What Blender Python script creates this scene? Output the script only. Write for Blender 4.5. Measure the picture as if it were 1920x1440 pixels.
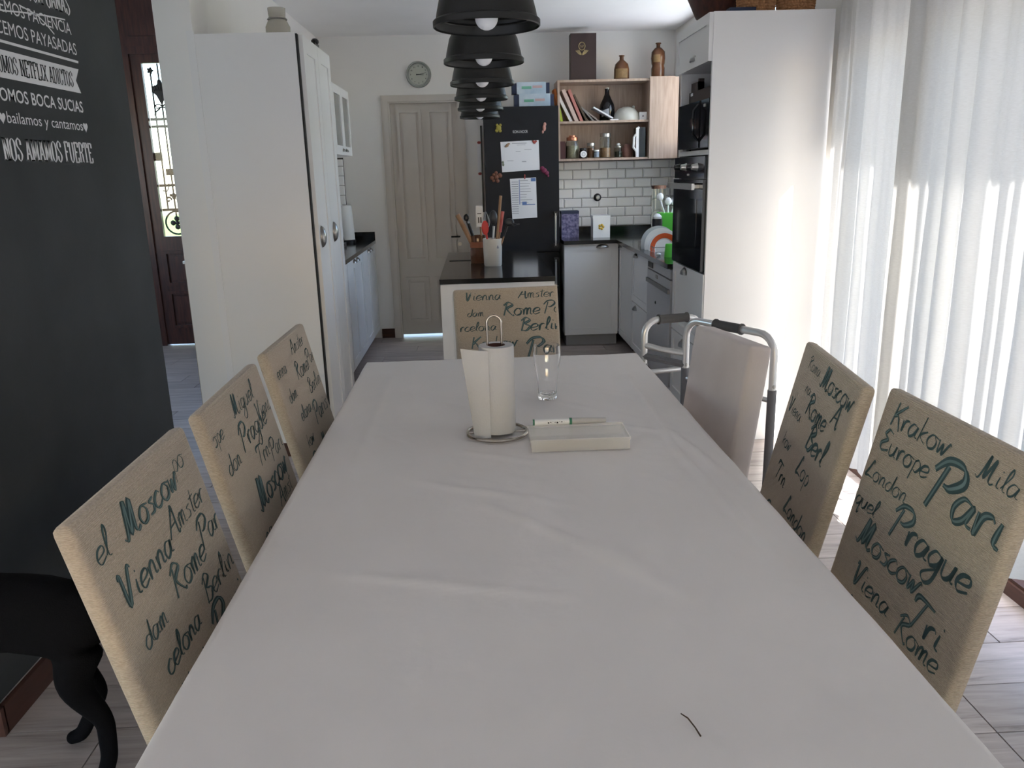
import bpy, bmesh, math, random
from mathutils import Vector, Matrix, Euler, noise
random.seed(7)
PI = math.pi
D = bpy.data
for o in list(D.objects): D.objects.remove(o)
SC = bpy.context.scene
C = SC.collection

# ---------------------------------------------------------------- camera
cd = D.cameras.new('camera'); cam = D.objects.new('camera', cd); C.objects.link(cam)
f_px, pitch, yaw, roll = 1508.0, .2583, .0369, .0262
cd.sensor_width = 36; cd.lens = f_px / 1920 * 36; cd.clip_start = .02; cd.clip_end = 300
Fw = Vector((math.sin(yaw)*math.cos(pitch), math.cos(yaw)*math.cos(pitch), -math.sin(pitch)))
Rt = Vector((math.cos(yaw), -math.sin(yaw), 0)); Up = Rt.cross(Fw)
cr, sr = math.cos(roll), math.sin(roll)
Xa = Rt*cr - Up*sr; Ya = Rt*sr + Up*cr; Za = -Fw
M = Matrix((Xa, Ya, Za)).transposed().to_4x4(); M.translation = Vector((0, 0, 1.467))
cam.matrix_world = M
SC.camera = cam

# ---------------------------------------------------------------- light, world, exposure
SUN_DIR = Vector((-.40, 1.0, -.45)).normalized()
w = D.worlds.new('sky'); SC.world = w; w.use_nodes = True
nt = w.node_tree; bg = nt.nodes['Background']
sky = nt.nodes.new('ShaderNodeTexSky'); sky.sky_type = 'NISHITA'; sky.sun_disc = False
sky.sun_elevation = math.radians(34); sky.sun_rotation = math.radians(158)
sky.air_density = 1.0; sky.dust_density = 1.0; sky.altitude = 50
nt.links.new(sky.outputs[0], bg.inputs[0]); bg.inputs[1].default_value = .32
sl = D.lights.new('sun', 'SUN'); sl.energy = 15.0; sl.angle = math.radians(.6); sl.color = (1, .96, .915)
sun = D.objects.new('sun', sl); C.objects.link(sun)
sun.rotation_mode = 'QUATERNION'; sun.rotation_quaternion = (-SUN_DIR).to_track_quat('Z', 'Y')
sun.location = (6, -10, 8)
SC.view_settings.view_transform = 'Standard'; SC.view_settings.look = 'None'
SC.view_settings.gamma = 1; SC.view_settings.exposure = 1.68
SC.view_settings.use_curve_mapping = False
def portal(name, loc, size, rot):
    l = D.lights.new(name, 'AREA'); l.shape = 'RECTANGLE'; l.size, l.size_y = size; l.energy = 1; l.cycles.is_portal = True
    o = D.objects.new(name, l); o.location = loc; o.rotation_euler = rot; C.objects.link(o)
portal('portal_garden', (1.9, 2.05, 1.02), (2.0, 4.2), (0, PI/2, 0))
portal('portal_rear', (-.95, -3.06, .85), (4.5, 1.2), (-PI/2, 0, 0))
portal('portal_left', (-4.06, -.7, 1.0), (1.2, 3.8), (0, -PI/2, 0))
portal('portal_kitchen', (1.86, 5.95, 1.73), (1.5, 2.1), (0, PI/2, 0))
SC.cycles.max_bounces = 12; SC.cycles.diffuse_bounces = 8; SC.cycles.transmission_bounces = 8
SC.cycles.transparent_max_bounces = 12; SC.cycles.sample_clamp_indirect = 6
SC.cycles.use_denoising = True

# ---------------------------------------------------------------- materials
MATS = {}
def mat(name, col, rough=.6, metal=0, spec=.5, var=0, vscale=8, bump=0, bscale=40, stretch=(1, 1, 1), col2=None, trans=0, emit=None, alpha=1, coat=0, sheen=0, ior=1.45, detail=4):
    if name in MATS: return MATS[name]
    m = D.materials.new(name); m.use_nodes = True; n = m.node_tree; b = n.nodes['Principled BSDF']
    I = b.inputs
    I['Base Color'].default_value = (*col, 1); I['Roughness'].default_value = rough; I['Metallic'].default_value = metal
    I['Specular IOR Level'].default_value = spec; I['IOR'].default_value = ior
    I['Transmission Weight'].default_value = trans; I['Coat Weight'].default_value = coat; I['Sheen Weight'].default_value = sheen
    I['Alpha'].default_value = alpha
    if emit: I['Emission Color'].default_value = (*emit[0], 1); I['Emission Strength'].default_value = emit[1]
    tc = n.nodes.new('ShaderNodeTexCoord'); mp = n.nodes.new('ShaderNodeMapping'); mp.inputs['Scale'].default_value = stretch
    n.links.new(tc.outputs['Object'], mp.inputs[0])
    if var or col2:
        nz = n.nodes.new('ShaderNodeTexNoise'); nz.inputs['Scale'].default_value = vscale; nz.inputs['Detail'].default_value = detail
        n.links.new(mp.outputs[0], nz.inputs['Vector'])
        rp = n.nodes.new('ShaderNodeValToRGB'); rp.color_ramp.elements[0].position = .3; rp.color_ramp.elements[1].position = .7
        c2 = col2 or tuple(max(0, c*(1-var)) for c in col)
        rp.color_ramp.elements[0].color = (*c2, 1); rp.color_ramp.elements[1].color = (*col, 1)
        n.links.new(nz.outputs['Fac'], rp.inputs[0]); n.links.new(rp.outputs[0], I['Base Color'])
    if bump:
        nb = n.nodes.new('ShaderNodeTexNoise'); nb.inputs['Scale'].default_value = bscale; nb.inputs['Detail'].default_value = 3
        n.links.new(mp.outputs[0], nb.inputs['Vector'])
        bp = n.nodes.new('ShaderNodeBump'); bp.inputs['Strength'].default_value = bump; bp.inputs['Distance'].default_value = .004
        n.links.new(nb.outputs['Fac'], bp.inputs['Height']); n.links.new(bp.outputs[0], I['Normal'])
    MATS[name] = m
    return m

WALL = mat('wall_paint', (.80, .785, .76), .9, var=.04, vscale=3, bump=.15, bscale=30)
CEIL = mat('ceiling_paint', (.93, .92, .915), .95, var=.05, vscale=2)
WHITE = mat('white_lacquer', (.78, .775, .77), .38, var=.03, vscale=2)
EDGE = mat('cabinet_shadow_gap', (.02, .02, .02), .8)
GRANITE = mat('black_granite', (.012, .012, .013), .12, var=.5, vscale=120, spec=.6)
BLACK = mat('black_plastic', (.012, .012, .014), .35)
BLACKGLOSS = mat('black_glass', (.008, .009, .012), .08, spec=.6)
FRIDGE = mat('black_fridge_steel', (.011, .012, .015), .5, spec=.3, bump=.05, bscale=200)
STEEL = mat('brushed_steel', (.5, .5, .49), .3, metal=1)
DKSTEEL = mat('aged_nickel', (.30, .29, .28), .3, metal=1)
CHALK = mat('chalkboard_paint', (.045, .05, .055), .75, col2=(.024, .028, .031), vscale=2.2, stretch=(1, 1, 1), bump=.08, bscale=60, detail=8)
VINYL = mat('white_vinyl_lettering', (.72, .72, .74), .6)
OAK = mat('pale_oak_laminate', (.50, .385, .31), .55, col2=(.37, .27, .205), vscale=6, stretch=(9, 9, .8))
DARKWOOD = mat('dark_stained_door_wood', (.085, .028, .018), .4, col2=(.035, .012, .009), vscale=6, stretch=(8, 8, .8))
BROWNWOOD = mat('reddish_brown_wood', (.085, .032, .022), .5, col2=(.045, .018, .012), vscale=5, stretch=(1, 1, 8))
DOORPAINT = mat('cream_door_paint', (.60, .555, .50), .55, var=.06, vscale=4)
TILE = mat('white_glazed_tile', (.86, .85, .84), .12, spec=.6)
GROUT = mat('dark_grout', (.06, .055, .05), .9)
IRON = mat('black_wrought_iron', (.012, .012, .012), .5)
GLASS = mat('clear_glass', (1, 1, 1), .02, trans=1, ior=1.45)
JARGLASS = mat('jar_glass', (.93, .96, .93), .05, trans=1, ior=1.3)
TEAL = mat('dark_teal_print', (.045, .085, .088), .9)
PALETEAL = mat('pale_blue_print', (.13, .20, .20), .9)
LEGWOOD = mat('dark_chair_leg_wood', (.05, .03, .02), .45)
PAPER = mat('white_paper', (.78, .78, .80), .8)
INK = mat('grey_ink', (.25, .25, .28), .8)
PLASTIC = mat('white_plastic', (.8, .8, .79), .35)
BEIGE = mat('beige_console_paint', (.36, .32, .24), .7, var=.1)
GREEN = mat('bright_green_plastic', (.10, .55, .05), .4)
COPPER = mat('copper_lid', (.45, .2, .13), .3, metal=.9)
DOGFUR = mat('black_dog_fur', (.0035, .0035, .0045), .85, bump=.3, bscale=300, spec=.08)

def weave(name, col, col2, sc=420):
    m = mat(name, col, .95, sheen=.2); n = m.node_tree; b = n.nodes['Principled BSDF']
    tc = n.nodes.new('ShaderNodeTexCoord'); mp = n.nodes.new('ShaderNodeMapping')
    mp.inputs['Scale'].default_value = (1, 1, 4)
    n.links.new(tc.outputs['Object'], mp.inputs[0])
    nz = n.nodes.new('ShaderNodeTexNoise'); nz.inputs['Scale'].default_value = 190; nz.inputs['Detail'].default_value = 5
    n.links.new(mp.outputs[0], nz.inputs['Vector'])
    rp = n.nodes.new('ShaderNodeValToRGB'); rp.color_ramp.elements[0].position = .35; rp.color_ramp.elements[1].position = .65
    rp.color_ramp.elements[0].color = (*col2, 1); rp.color_ramp.elements[1].color = (*col, 1)
    n.links.new(nz.outputs['Fac'], rp.inputs[0]); n.links.new(rp.outputs[0], b.inputs['Base Color'])
    wv = n.nodes.new('ShaderNodeTexWave'); wv.bands_direction = 'Z'; wv.inputs['Scale'].default_value = 110; wv.inputs['Distortion'].default_value = 1.0
    wv.inputs['Detail Scale'].default_value = 4
    n.links.new(tc.outputs['Object'], wv.inputs['Vector'])
    bp = n.nodes.new('ShaderNodeBump'); bp.inputs['Strength'].default_value = .5; bp.inputs['Distance'].default_value = .002
    n.links.new(wv.outputs['Fac'], bp.inputs['Height']); n.links.new(bp.outputs[0], b.inputs['Normal'])
    return m
FABRIC = weave('beige_woven_fabric', (.50, .425, .335), (.38, .315, .24))
OFFWHITE = mat('off_white_upholstery', (.58, .53, .52), .9, col2=(.50, .445, .43), vscale=5, bump=.1, bscale=150)

def curtain_mat():
    m = D.materials.new('sheer_white_curtain'); m.use_nodes = True; n = m.node_tree
    for x in list(n.nodes): n.nodes.remove(x)
    out = n.nodes.new('ShaderNodeOutputMaterial'); mix = n.nodes.new('ShaderNodeMixShader'); mix.inputs[0].default_value = .22
    df = n.nodes.new('ShaderNodeBsdfDiffuse'); tr = n.nodes.new('ShaderNodeBsdfTranslucent')
    tc = n.nodes.new('ShaderNodeTexCoord'); mp = n.nodes.new('ShaderNodeMapping'); mp.inputs['Scale'].default_value = (20, 20, 160)
    nz = n.nodes.new('ShaderNodeTexNoise'); nz.inputs['Scale'].default_value = 3; nz.inputs['Detail'].default_value = 3
    rp = n.nodes.new('ShaderNodeValToRGB'); rp.color_ramp.elements[0].color = (.58, .57, .55, 1); rp.color_ramp.elements[1].color = (.72, .72, .71, 1)
    n.links.new(tc.outputs['Object'], mp.inputs[0]); n.links.new(mp.outputs[0], nz.inputs['Vector']); n.links.new(nz.outputs['Fac'], rp.inputs[0])
    for s in (df, tr): n.links.new(rp.outputs[0], s.inputs['Color'])
    n.links.new(df.outputs[0], mix.inputs[1]); n.links.new(tr.outputs[0], mix.inputs[2]); n.links.new(mix.outputs[0], out.inputs[0])
    return m
CURTAIN = curtain_mat()

def window_glass():
    m = D.materials.new('window_glass'); m.use_nodes = True; n = m.node_tree
    for x in list(n.nodes): n.nodes.remove(x)
    out = n.nodes.new('ShaderNodeOutputMaterial'); mix = n.nodes.new('ShaderNodeMixShader'); mix.inputs[0].default_value = .015
    a = n.nodes.new('ShaderNodeBsdfTransparent'); b = n.nodes.new('ShaderNodeBsdfGlossy'); b.inputs['Roughness'].default_value = .02
    n.links.new(a.outputs[0], mix.inputs[1]); n.links.new(b.outputs[0], mix.inputs[2]); n.links.new(mix.outputs[0], out.inputs[0])
    MATS['window_glass'] = m; return m
WGLASS = window_glass()

def plank_mat():
    m = mat('wood_look_floor_plank', (.44, .385, .36), .42, spec=.4); n = m.node_tree; b = n.nodes['Principled BSDF']
    tc = n.nodes.new('ShaderNodeTexCoord'); oi = n.nodes.new('ShaderNodeObjectInfo')
    ad = n.nodes.new('ShaderNodeVectorMath'); ad.operation = 'MULTIPLY_ADD'
    cb = n.nodes.new('ShaderNodeCombineXYZ')
    for k in range(3): n.links.new(oi.outputs['Random'], cb.inputs[k])
    ad.inputs[1].default_value = (37, 19, 11)
    n.links.new(cb.outputs[0], ad.inputs[0]); n.links.new(tc.outputs['Object'], ad.inputs[2])
    mp = n.nodes.new('ShaderNodeMapping'); mp.inputs['Scale'].default_value = (1.2, 14, 1); n.links.new(ad.outputs[0], mp.inputs[0])
    nz = n.nodes.new('ShaderNodeTexNoise'); nz.inputs['Scale'].default_value = 2.2; nz.inputs['Detail'].default_value = 7; nz.inputs['Roughness'].default_value = .65
    nz.inputs['Distortion'].default_value = .6
    n.links.new(mp.outputs[0], nz.inputs['Vector'])
    rp = n.nodes.new('ShaderNodeValToRGB')
    e = rp.color_ramp.elements; e[0].position = .28; e[0].color = (.20, .165, .15, 1); e[1].position = .62; e[1].color = (.46, .40, .375, 1)
    x = e.new(.42); x.color = (.36, .31, .285, 1)
    n.links.new(nz.outputs['Fac'], rp.inputs[0])
    hs = n.nodes.new('ShaderNodeHueSaturation'); mr = n.nodes.new('ShaderNodeMapRange'); mr.inputs['To Min'].default_value = .85; mr.inputs['To Max'].default_value = 1.12
    n.links.new(oi.outputs['Random'], mr.inputs['Value']); n.links.new(mr.outputs[0], hs.inputs['Value'])
    n.links.new(rp.outputs[0], hs.inputs['Color']); n.links.new(hs.outputs[0], b.inputs['Base Color'])
    return m
PLANK = plank_mat()

# ---------------------------------------------------------------- mesh helpers
def root_loc(p):
    v = Vector((0, 0, 0))
    while p is not None: v += Vector(p.location); p = p.parent
    return v

class MB:
    """collects geometry in world (or local) coordinates, build() links it as one object"""
    def __init__(s): s.bm = bmesh.new()
    def obox(s, o, a, b, c):
        o, a, b, c = map(Vector, (o, a, b, c))
        vs = [s.bm.verts.new(o + a*i + b*j + c*k) for k in (0, 1) for j in (0, 1) for i in (0, 1)]
        for q in ((0, 2, 3, 1), (4, 5, 7, 6), (0, 1, 5, 4), (2, 6, 7, 3), (0, 4, 6, 2), (1, 3, 7, 5)):
            s.bm.faces.new([vs[i] for i in q])
        return s
    def box(s, x0, x1, y0, y1, z0, z1): return s.obox((x0, y0, z0), (x1-x0, 0, 0), (0, y1-y0, 0), (0, 0, z1-z0))
    def lathe(s, prof, c=(0, 0, 0), seg=24, axis='z', close=False):
        c = Vector(c); rings = []
        for r, h in prof:
            if r < 1e-6:
                p = {'z': Vector((0, 0, h)), 'x': Vector((h, 0, 0)), 'y': Vector((0, h, 0))}[axis]; rings.append([s.bm.verts.new(c+p)])
            else:
                ring = []
                for i in range(seg):
                    a = 2*PI*i/seg; u, v = r*math.cos(a), r*math.sin(a)
                    p = {'z': Vector((u, v, h)), 'x': Vector((h, u, v)), 'y': Vector((u, h, v))}[axis]; ring.append(s.bm.verts.new(c+p))
                rings.append(ring)
        for A, B in zip(rings, rings[1:] + ([rings[0]] if close else [])):
            if len(A) == 1 and len(B) == 1: continue
            for i in range(seg):
                j = (i+1) % seg
                if len(A) == 1: s.bm.faces.new((A[0], B[i], B[j]))
                elif len(B) == 1: s.bm.faces.new((A[i], A[j], B[0]))
                else: s.bm.faces.new((A[i], A[j], B[j], B[i]))
        return s
    def cyl(s, c, r, h, seg=20, axis='z', r2=None):
        r2 = r if r2 is None else r2
        return s.lathe([(0, 0), (r, 0), (r2, h), (0, h)], c, seg, axis)
    def tube(s, pts, r, seg=8, cyclic=False, cap=True):
        pts = [Vector(p) for p in pts]; n = len(pts); rs = r if isinstance(r, (list, tuple)) else [r]*n
        rings = []; prev = None
        for i, p in enumerate(pts):
            a = pts[(i-1) % n] if (i > 0 or cyclic) else p; b = pts[(i+1) % n] if (i < n-1 or cyclic) else p
            t = (b-a).normalized()
            if prev is None: nn = t.orthogonal().normalized()
            else: nn = (prev - t*prev.dot(t)).normalized()
            prev = nn; bb = t.cross(nn)
            rings.append([s.bm.verts.new(p + (nn*math.cos(2*PI*k/seg) + bb*math.sin(2*PI*k/seg))*rs[i]) for k in range(seg)])
        for i in range(n if cyclic else n-1):
            A, B = rings[i], rings[(i+1) % n]
            for k in range(seg): s.bm.faces.new((A[k], A[(k+1) % seg], B[(k+1) % seg], B[k]))
        if cap and not cyclic: s.bm.faces.new(rings[0][::-1]); s.bm.faces.new(rings[-1])
        return s
    def ball(s, c, r, sc=(1, 1, 1), seg=16, cut=None):
        k = seg//2; prof = [(r*math.sin(PI*i/k), -r*math.cos(PI*i/k)) for i in range(k+1)]
        s2 = MB(); s2.lathe([(a if a > 1e-5 else 0, b) for a, b in prof], (0, 0, 0), seg)
        for v in s2.bm.verts: v.co = Vector((v.co.x*sc[0]+c[0], v.co.y*sc[1]+c[1], v.co.z*sc[2]+c[2]))
        me = D.meshes.new('t'); s2.bm.to_mesh(me); s.bm.from_mesh(me); D.meshes.remove(me); return s
    def grid(s, nu, nv, fn):
        vs = [[s.bm.verts.new(fn(i/nu, j/nv)) for i in range(nu+1)] for j in range(nv+1)]
        for j in range(nv):
            for i in range(nu): s.bm.faces.new((vs[j][i], vs[j][i+1], vs[j+1][i+1], vs[j+1][i]))
        return s
    def prism(s, pts, ext):
        e = Vector(ext); a = [s.bm.verts.new(p) for p in pts]; b = [s.bm.verts.new(Vector(p)+e) for p in pts]; n = len(a)
        s.bm.faces.new(a[::-1]); s.bm.faces.new(b)
        for i in range(n): s.bm.faces.new((a[i], a[(i+1) % n], b[(i+1) % n], b[i]))
        return s
    def mesh(s, name, m, smooth=False, bevel=0, seg=2):
        if bevel:
            bmesh.ops.bevel(s.bm, geom=[e for e in s.bm.edges if e.is_manifold and e.calc_face_angle(0) > .6], offset=bevel, segments=seg, profile=.6, affect='EDGES', clamp_overlap=True)
        bmesh.ops.recalc_face_normals(s.bm, faces=s.bm.faces)
        me = D.meshes.new(name); s.bm.to_mesh(me); s.bm.free(); me.materials.append(m)
        if smooth:
            me.shade_smooth()
            if hasattr(me, 'set_sharp_from_angle'): me.set_sharp_from_angle(angle=math.radians(38))
        return me
    def build(s, name, m, parent=None, smooth=False, bevel=0, seg=2, local=False, origin=None):
        off = Vector((0, 0, 0))
        if not local:
            off = root_loc(parent) if parent else Vector(origin or (0, 0, 0))
            for v in s.bm.verts: v.co -= off
        me = s.mesh(name, m, smooth, bevel, seg)
        o = D.objects.new(name, me); C.objects.link(o)
        if parent: o.parent = parent
        elif not local: o.location = off
        return o

def tag(o, label=None, cat=None, group=None, kind=None):
    if label: o['label'] = label
    if cat: o['category'] = cat
    if group: o['group'] = group
    if kind: o['kind'] = kind
    return o
def thing(name, loc, label, cat, group=None):
    o = D.objects.new(name, None); o.empty_display_size = .1; C.objects.link(o); o.location = loc
    return tag(o, label, cat, group)
def st(name, mb, m, parent=None, **k):
    o = mb.build(name, m, parent, **k)
    if parent is None: o['kind'] = 'structure'
    return o
def dup(o, parent=None):
    c = o.copy(); C.objects.link(c); c.parent = parent
    for ch in list(o.children): dup(ch, c)
    return c
def B(*a): return MB().box(*a)
def piece(name, me, loc, parent):
    o = D.objects.new(name, me); C.objects.link(o); o.parent = parent; o.location = loc; return o

# ---------------------------------------------------------------- stroke lettering
SCRIPT = {
 'a': (5.5, "4 4.5,1.5 5,0 2.5,1 0,3 1,4.3 4.5,4 1,5.5 .5"), 'b': (5, "1 10,.5 5,.7 .5,3 0,4.5 2.5,3 4.8,1 3"),
 'c': (5, "4 4,2.5 5,.3 3,.8 .5,3 0,5 1.5"), 'd': (6, "4.5 4,2 5,0 2.5,1.2 0,4 1.5,5 10,5 2,6.5 .3"),
 'e': (4.8, "0 2,4 3,3.5 5,1 4.5,0 2,1.5 0,4.5 1.2"), 'g': (5.5, "4 4.5,1.5 5,0 2.5,1.5 .5,4 2,4.5 4.5,4.2 -3,2 -5,0 -3,4 .5"),
 'i': (3, "1 5,1 1,2.5 .3;1.3 7,1.6 7.4"), 'k': (5, "1 10,.5 0;4 5,1 2.5,4.5 0"), 'l': (3, "0 1,2.5 7,2 10,1 7,1 1,2.5 .2"),
 'm': (6.8, "0 4.5,.7 0,1 4,2.5 5,2.8 0,3.2 4,4.8 5,5.2 .5,6.5 .3"), 'n': (5.6, "0 4.5,.7 0,1.2 4,3 5,3.7 3,3.8 .5,5.2 .5"),
 'o': (5.6, "4 5,1.5 5,0 2.5,1.5 0,4 .5,4.5 3,3 5,5.5 4.5"), 'p': (5, "1 5,.5 -4;.8 4,2.5 5.3,4.5 3,3 .2,.8 1"),
 'q': (5.2, "4 4.5,1.5 5,0 2.5,1.5 0,4 2,4.3 4.8,4 -4,5.5 -3"), 'r': (4.3, "0 4.5,.8 0,1.2 4,3 5,4 4.2"),
 's': (4, "3.5 4.8,1 4,3 2.5,2.8 .5,.3 .3"), 't': (3.6, "2 9,1.6 1,3 .2;0 6,4 6.5"), 'u': (5.6, "0 5,.5 .8,2 0,3.5 1.5,4 5,4 .8,5.2 .3"),
 'v': (4.8, "0 5,1.7 0,3.5 5.2,4.5 4.8"), 'w': (6.4, "0 5,.8 .2,2.2 4,3 .2,5 5,6 4.5"), 'f': (4, "4 9,2.5 10,1.5 7,1 -4;0 4.5,3.5 5"),
 'A': (7, "-1 0,3 8,4.5 10,5.5 0,7 .5;1 3.5,5.5 4.2"), 'B': (6.2, "1.5 9.5,.5 0;-.5 8,2.5 10.3,5 8,2 5.5,5.5 3.5,3.5 .2,0 .8"),
 'E': (6, "5 9,2 10,.5 7.5,3 5.8,0 3,1.5 .2,5.5 1.5"), 'K': (6.4, "1 10,.5 0;6 10,1 4.5,3 4.5,6 -1"),
 'L': (6.2, "4 8,3 10,1.5 5,0 .3,2.5 .8,6 .5"), 'M': (9, "-1 1,1 .5,2.5 9,3 10,3.2 1,6 10,5.8 2,7 0,8.5 .8"),
 'P': (6.6, "1.5 9,0 -1;-1.5 7,1 10,5 10.2,6.5 7.5,4 5,2 5"), 'R': (7, "1.5 9,.5 0;-.5 8,2.5 10.3,5.3 8,2 5.2,6 0,7 .3"),
 'T': (6.4, "-1 7.5,0 10,7 9.5;3.5 9.5,1.5 0"), 'V': (7, "0 9,1 10,2.5 0,5.5 10,7 9.5"), ' ': (3, ""), "-": (3, "0 7,3 7.6"), '.': (2, ".5 0,1 .6"),
}
SLAB = {
 'A': (5.2, ".6 0,2.6 10,4.6 0;1.3 3.3,4 3.3"), 'C': (5, "4.3 7,4.2 9,2.6 10,.9 8.5,.8 5,.9 1.5,2.6 0,4.2 1,4.3 3"),
 'D': (5.2, "1.1 0,1.1 10;1.1 10,3.2 9.8,4.3 8,4.4 5,4.3 2,3.2 .2,1.1 0"), 'E': (5, "1.2 0,1.2 10;.6 10,4.4 10,4.4 7.6;1.2 5.2,3.4 5.2;.6 0,4.4 0,4.4 2.4"),
 'F': (4.8, "1.2 0,1.2 10;.6 10,4.4 10,4.4 7.6;1.2 5.2,3.4 5.2"), 'G': (5.2, "4.3 7,4.2 9,2.6 10,.9 8.5,.8 5,.9 1.5,2.6 0,4.2 1,4.3 4.5,3 4.5"),
 'I': (2.6, "1.3 0,1.3 10"), 'L': (4.6, "1.2 0,1.2 10;.6 0,4.2 0,4.2 2.6"), 'M': (6.6, "1 0,1.1 10,3.3 1,5.5 10,5.6 0"),
 'N': (5.4, "1 0,1 10,4.4 0,4.4 10"), 'O': (5.2, "2.6 10,1 8.5,.8 5,1 1.5,2.6 0,4.2 1.5,4.4 5,4.2 8.5,2.6 10"),
 'R': (5.3, "1.2 0,1.2 10;.6 10,3.2 10,4.3 8.6,4.2 6.4,3.2 5.2,1.2 5.2;3 5.2,3.9 4,4.2 .3,4.8 0"), 'S': (4.8, "4.1 7.2,3.9 9.2,2.4 10,1 9,1 6.8,3.6 4,4.1 2,2.6 0,1 .8,.8 2.8"),
 'T': (5, "2.5 0,2.5 10;.3 7.6,.3 10,4.7 10,4.7 7.6"), 'U': (5.2, "1 10,1.1 2,2.6 0,4.2 2,4.3 10"), 'X': (5.2, ".7 0,4.5 10;.7 10,4.5 0"), ' ': (2.6, ""),
}
SMOOTH_SLAB = set('COSGU')
def catmull(p, k=5):
    if len(p) < 3: return p
    out = []
    for i in range(len(p)-1):
        a, b, c, d = p[max(i-1, 0)], p[i], p[i+1], p[min(i+2, len(p)-1)]
        for j in range(k):
            t = j/k
            out.append(.5*((2*b)+(-a+c)*t+(2*a-5*b+4*c-d)*t*t+(-a+3*b-3*c+d)*t**3))
    return out+[p[-1]]
def strokes_of(text, font, sp=.6):
    x = 0; res = []
    for ch in text:
        wd, s = font.get(ch, font[' '])
        for stx in s.split(';'):
            if not stx: continue
            p = [Vector((float(a.split()[0])+x, float(a.split()[1]))) for a in stx.split(',')]
            res.append((ch, p))
        x += wd+sp
    return res, x-sp
def ribbon(mb, pts, wfun, fn, clip=None):
    n = len(pts); prev = None
    for i, p in enumerate(pts):
        a, b = pts[max(i-1, 0)], pts[min(i+1, n-1)]; t = (b-a)
        if t.length < 1e-9: continue
        t.normalize(); nn = Vector((-t.y, t.x)); wd = wfun(t, i/(n-1))
        L, R = p+nn*wd/2, p-nn*wd/2
        if clip and not (clip(L) and clip(R)): prev = None; continue
        cur = (mb.bm.verts.new(fn(L)), mb.bm.verts.new(fn(R)))
        if prev: mb.bm.faces.new((prev[0], cur[0], cur[1], prev[1]))
        prev = cur
def script_word(mbs, text, x, y, size, fn, clip, bold=1.0, rot=0):
    """handwritten word: dark wide strokes + pale cores; size = cap height in metres"""
    res, W = strokes_of(text, SCRIPT, .1); k = size/10*.9; bold *= .66; cr_, sr_ = math.cos(rot), math.sin(rot)
    for ch, p in res:
        q = catmull(p, 6); q = [Vector(((v.x*1.22+.16*v.y), v.y))*k for v in q]; q = [Vector((x+v.x*cr_-v.y*sr_, y+v.x*sr_+v.y*cr_)) for v in q]
        def wf(t, s, b=bold*(1.7 if ch.isupper() else 1.1)): return k*b*(.35+1.0*abs(t.x*.55+t.y*.83))*(.45+.55*math.sin(PI*min(max(s, .06), .94)))
        ribbon(mbs[0], q, wf, lambda v: fn(v, .0009), clip)
        if (ch.isupper() and bold > .85) or bold > 1.15: ribbon(mbs[1], q, lambda t, s: wf(t, s)*.32, lambda v: fn(v, .0015), clip)
    return W*k
def slab_text(mb, text, x0, x1, y, h, fn, thick=1.5, thin=.5):
    res, W = strokes_of(text, SLAB, .25); kx = (x1-x0)/W; ky = h/10
    for ch, p in res:
        q = catmull(p, 5) if ch in SMOOTH_SLAB else None
        if ch in 'DR' and len(p) > 4: q = catmull(p, 4)
        segs = [q] if q else [[a, b] for a, b in zip(p, p[1:])]
        for sg in segs:
            d = sg[-1]-sg[0]
            n = len(sg)
            prev = None
            for i, v in enumerate(sg):
                t = (sg[min(i+1, n-1)]-sg[max(i-1, 0)]).normalized(); hw = (thin+(thick-thin)*abs(t.y))/2
                if abs(t.y) > .35: L, R = v+Vector((-hw, 0)), v+Vector((hw, 0))
                else: L, R = v+Vector((0, .45)), v-Vector((0, .45))
                if t.y < 0 and abs(t.y) > .35: L, R = R, L
                if abs(t.y) <= .35 and t.x < 0: L, R = R, L
                cur = [mb.bm.verts.new(fn(Vector((x0+u.x*kx, y+u.y*ky)))) for u in (L, R)]
                if prev: mb.bm.faces.new((prev[0], prev[1], cur[1], cur[0]))
                prev = cur
            if not q and abs(d.y) > 8:                                  # slab serifs
                for e in (sg[0], sg[-1]):
                    if e.y < .5 or e.y > 9.5:
                        yy = .35 if e.y < 5 else 9.65
                        c = [Vector((e.x-1.15, yy-.35)), Vector((e.x+1.15, yy-.35)), Vector((e.x+1.15, yy+.35)), Vector((e.x-1.15, yy+.35))]
                        mb.bm.faces.new([mb.bm.verts.new(fn(Vector((x0+u.x*kx, y+u.y*ky)))) for u in c])
def sans_mesh(text, x0, x1, y, h, fn, bold=.0):
    """built-in Blender font turned into a flat mesh, fitted to x0..x1, cap height h"""
    cu = D.curves.new('t', 'FONT'); cu.body = text; cu.size = 1; cu.offset = bold; cu.resolution_u = 3
    ob = D.objects.new('t', cu); C.objects.link(ob); bpy.context.view_layer.update()
    me = D.meshes.new_from_object(ob.evaluated_get(bpy.context.evaluated_depsgraph_get()))
    mb = MB(); mb.bm.from_mesh(me); D.objects.remove(ob); D.curves.remove(cu); D.meshes.remove(me)
    xs = [v.co.x for v in mb.bm.verts]; a, b = min(xs), max(xs)
    for v in mb.bm.verts: v.co = fn(Vector((x0+(v.co.x-a)/(b-a)*(x1-x0), y+v.co.y/.73*h)))
    return mb

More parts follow.
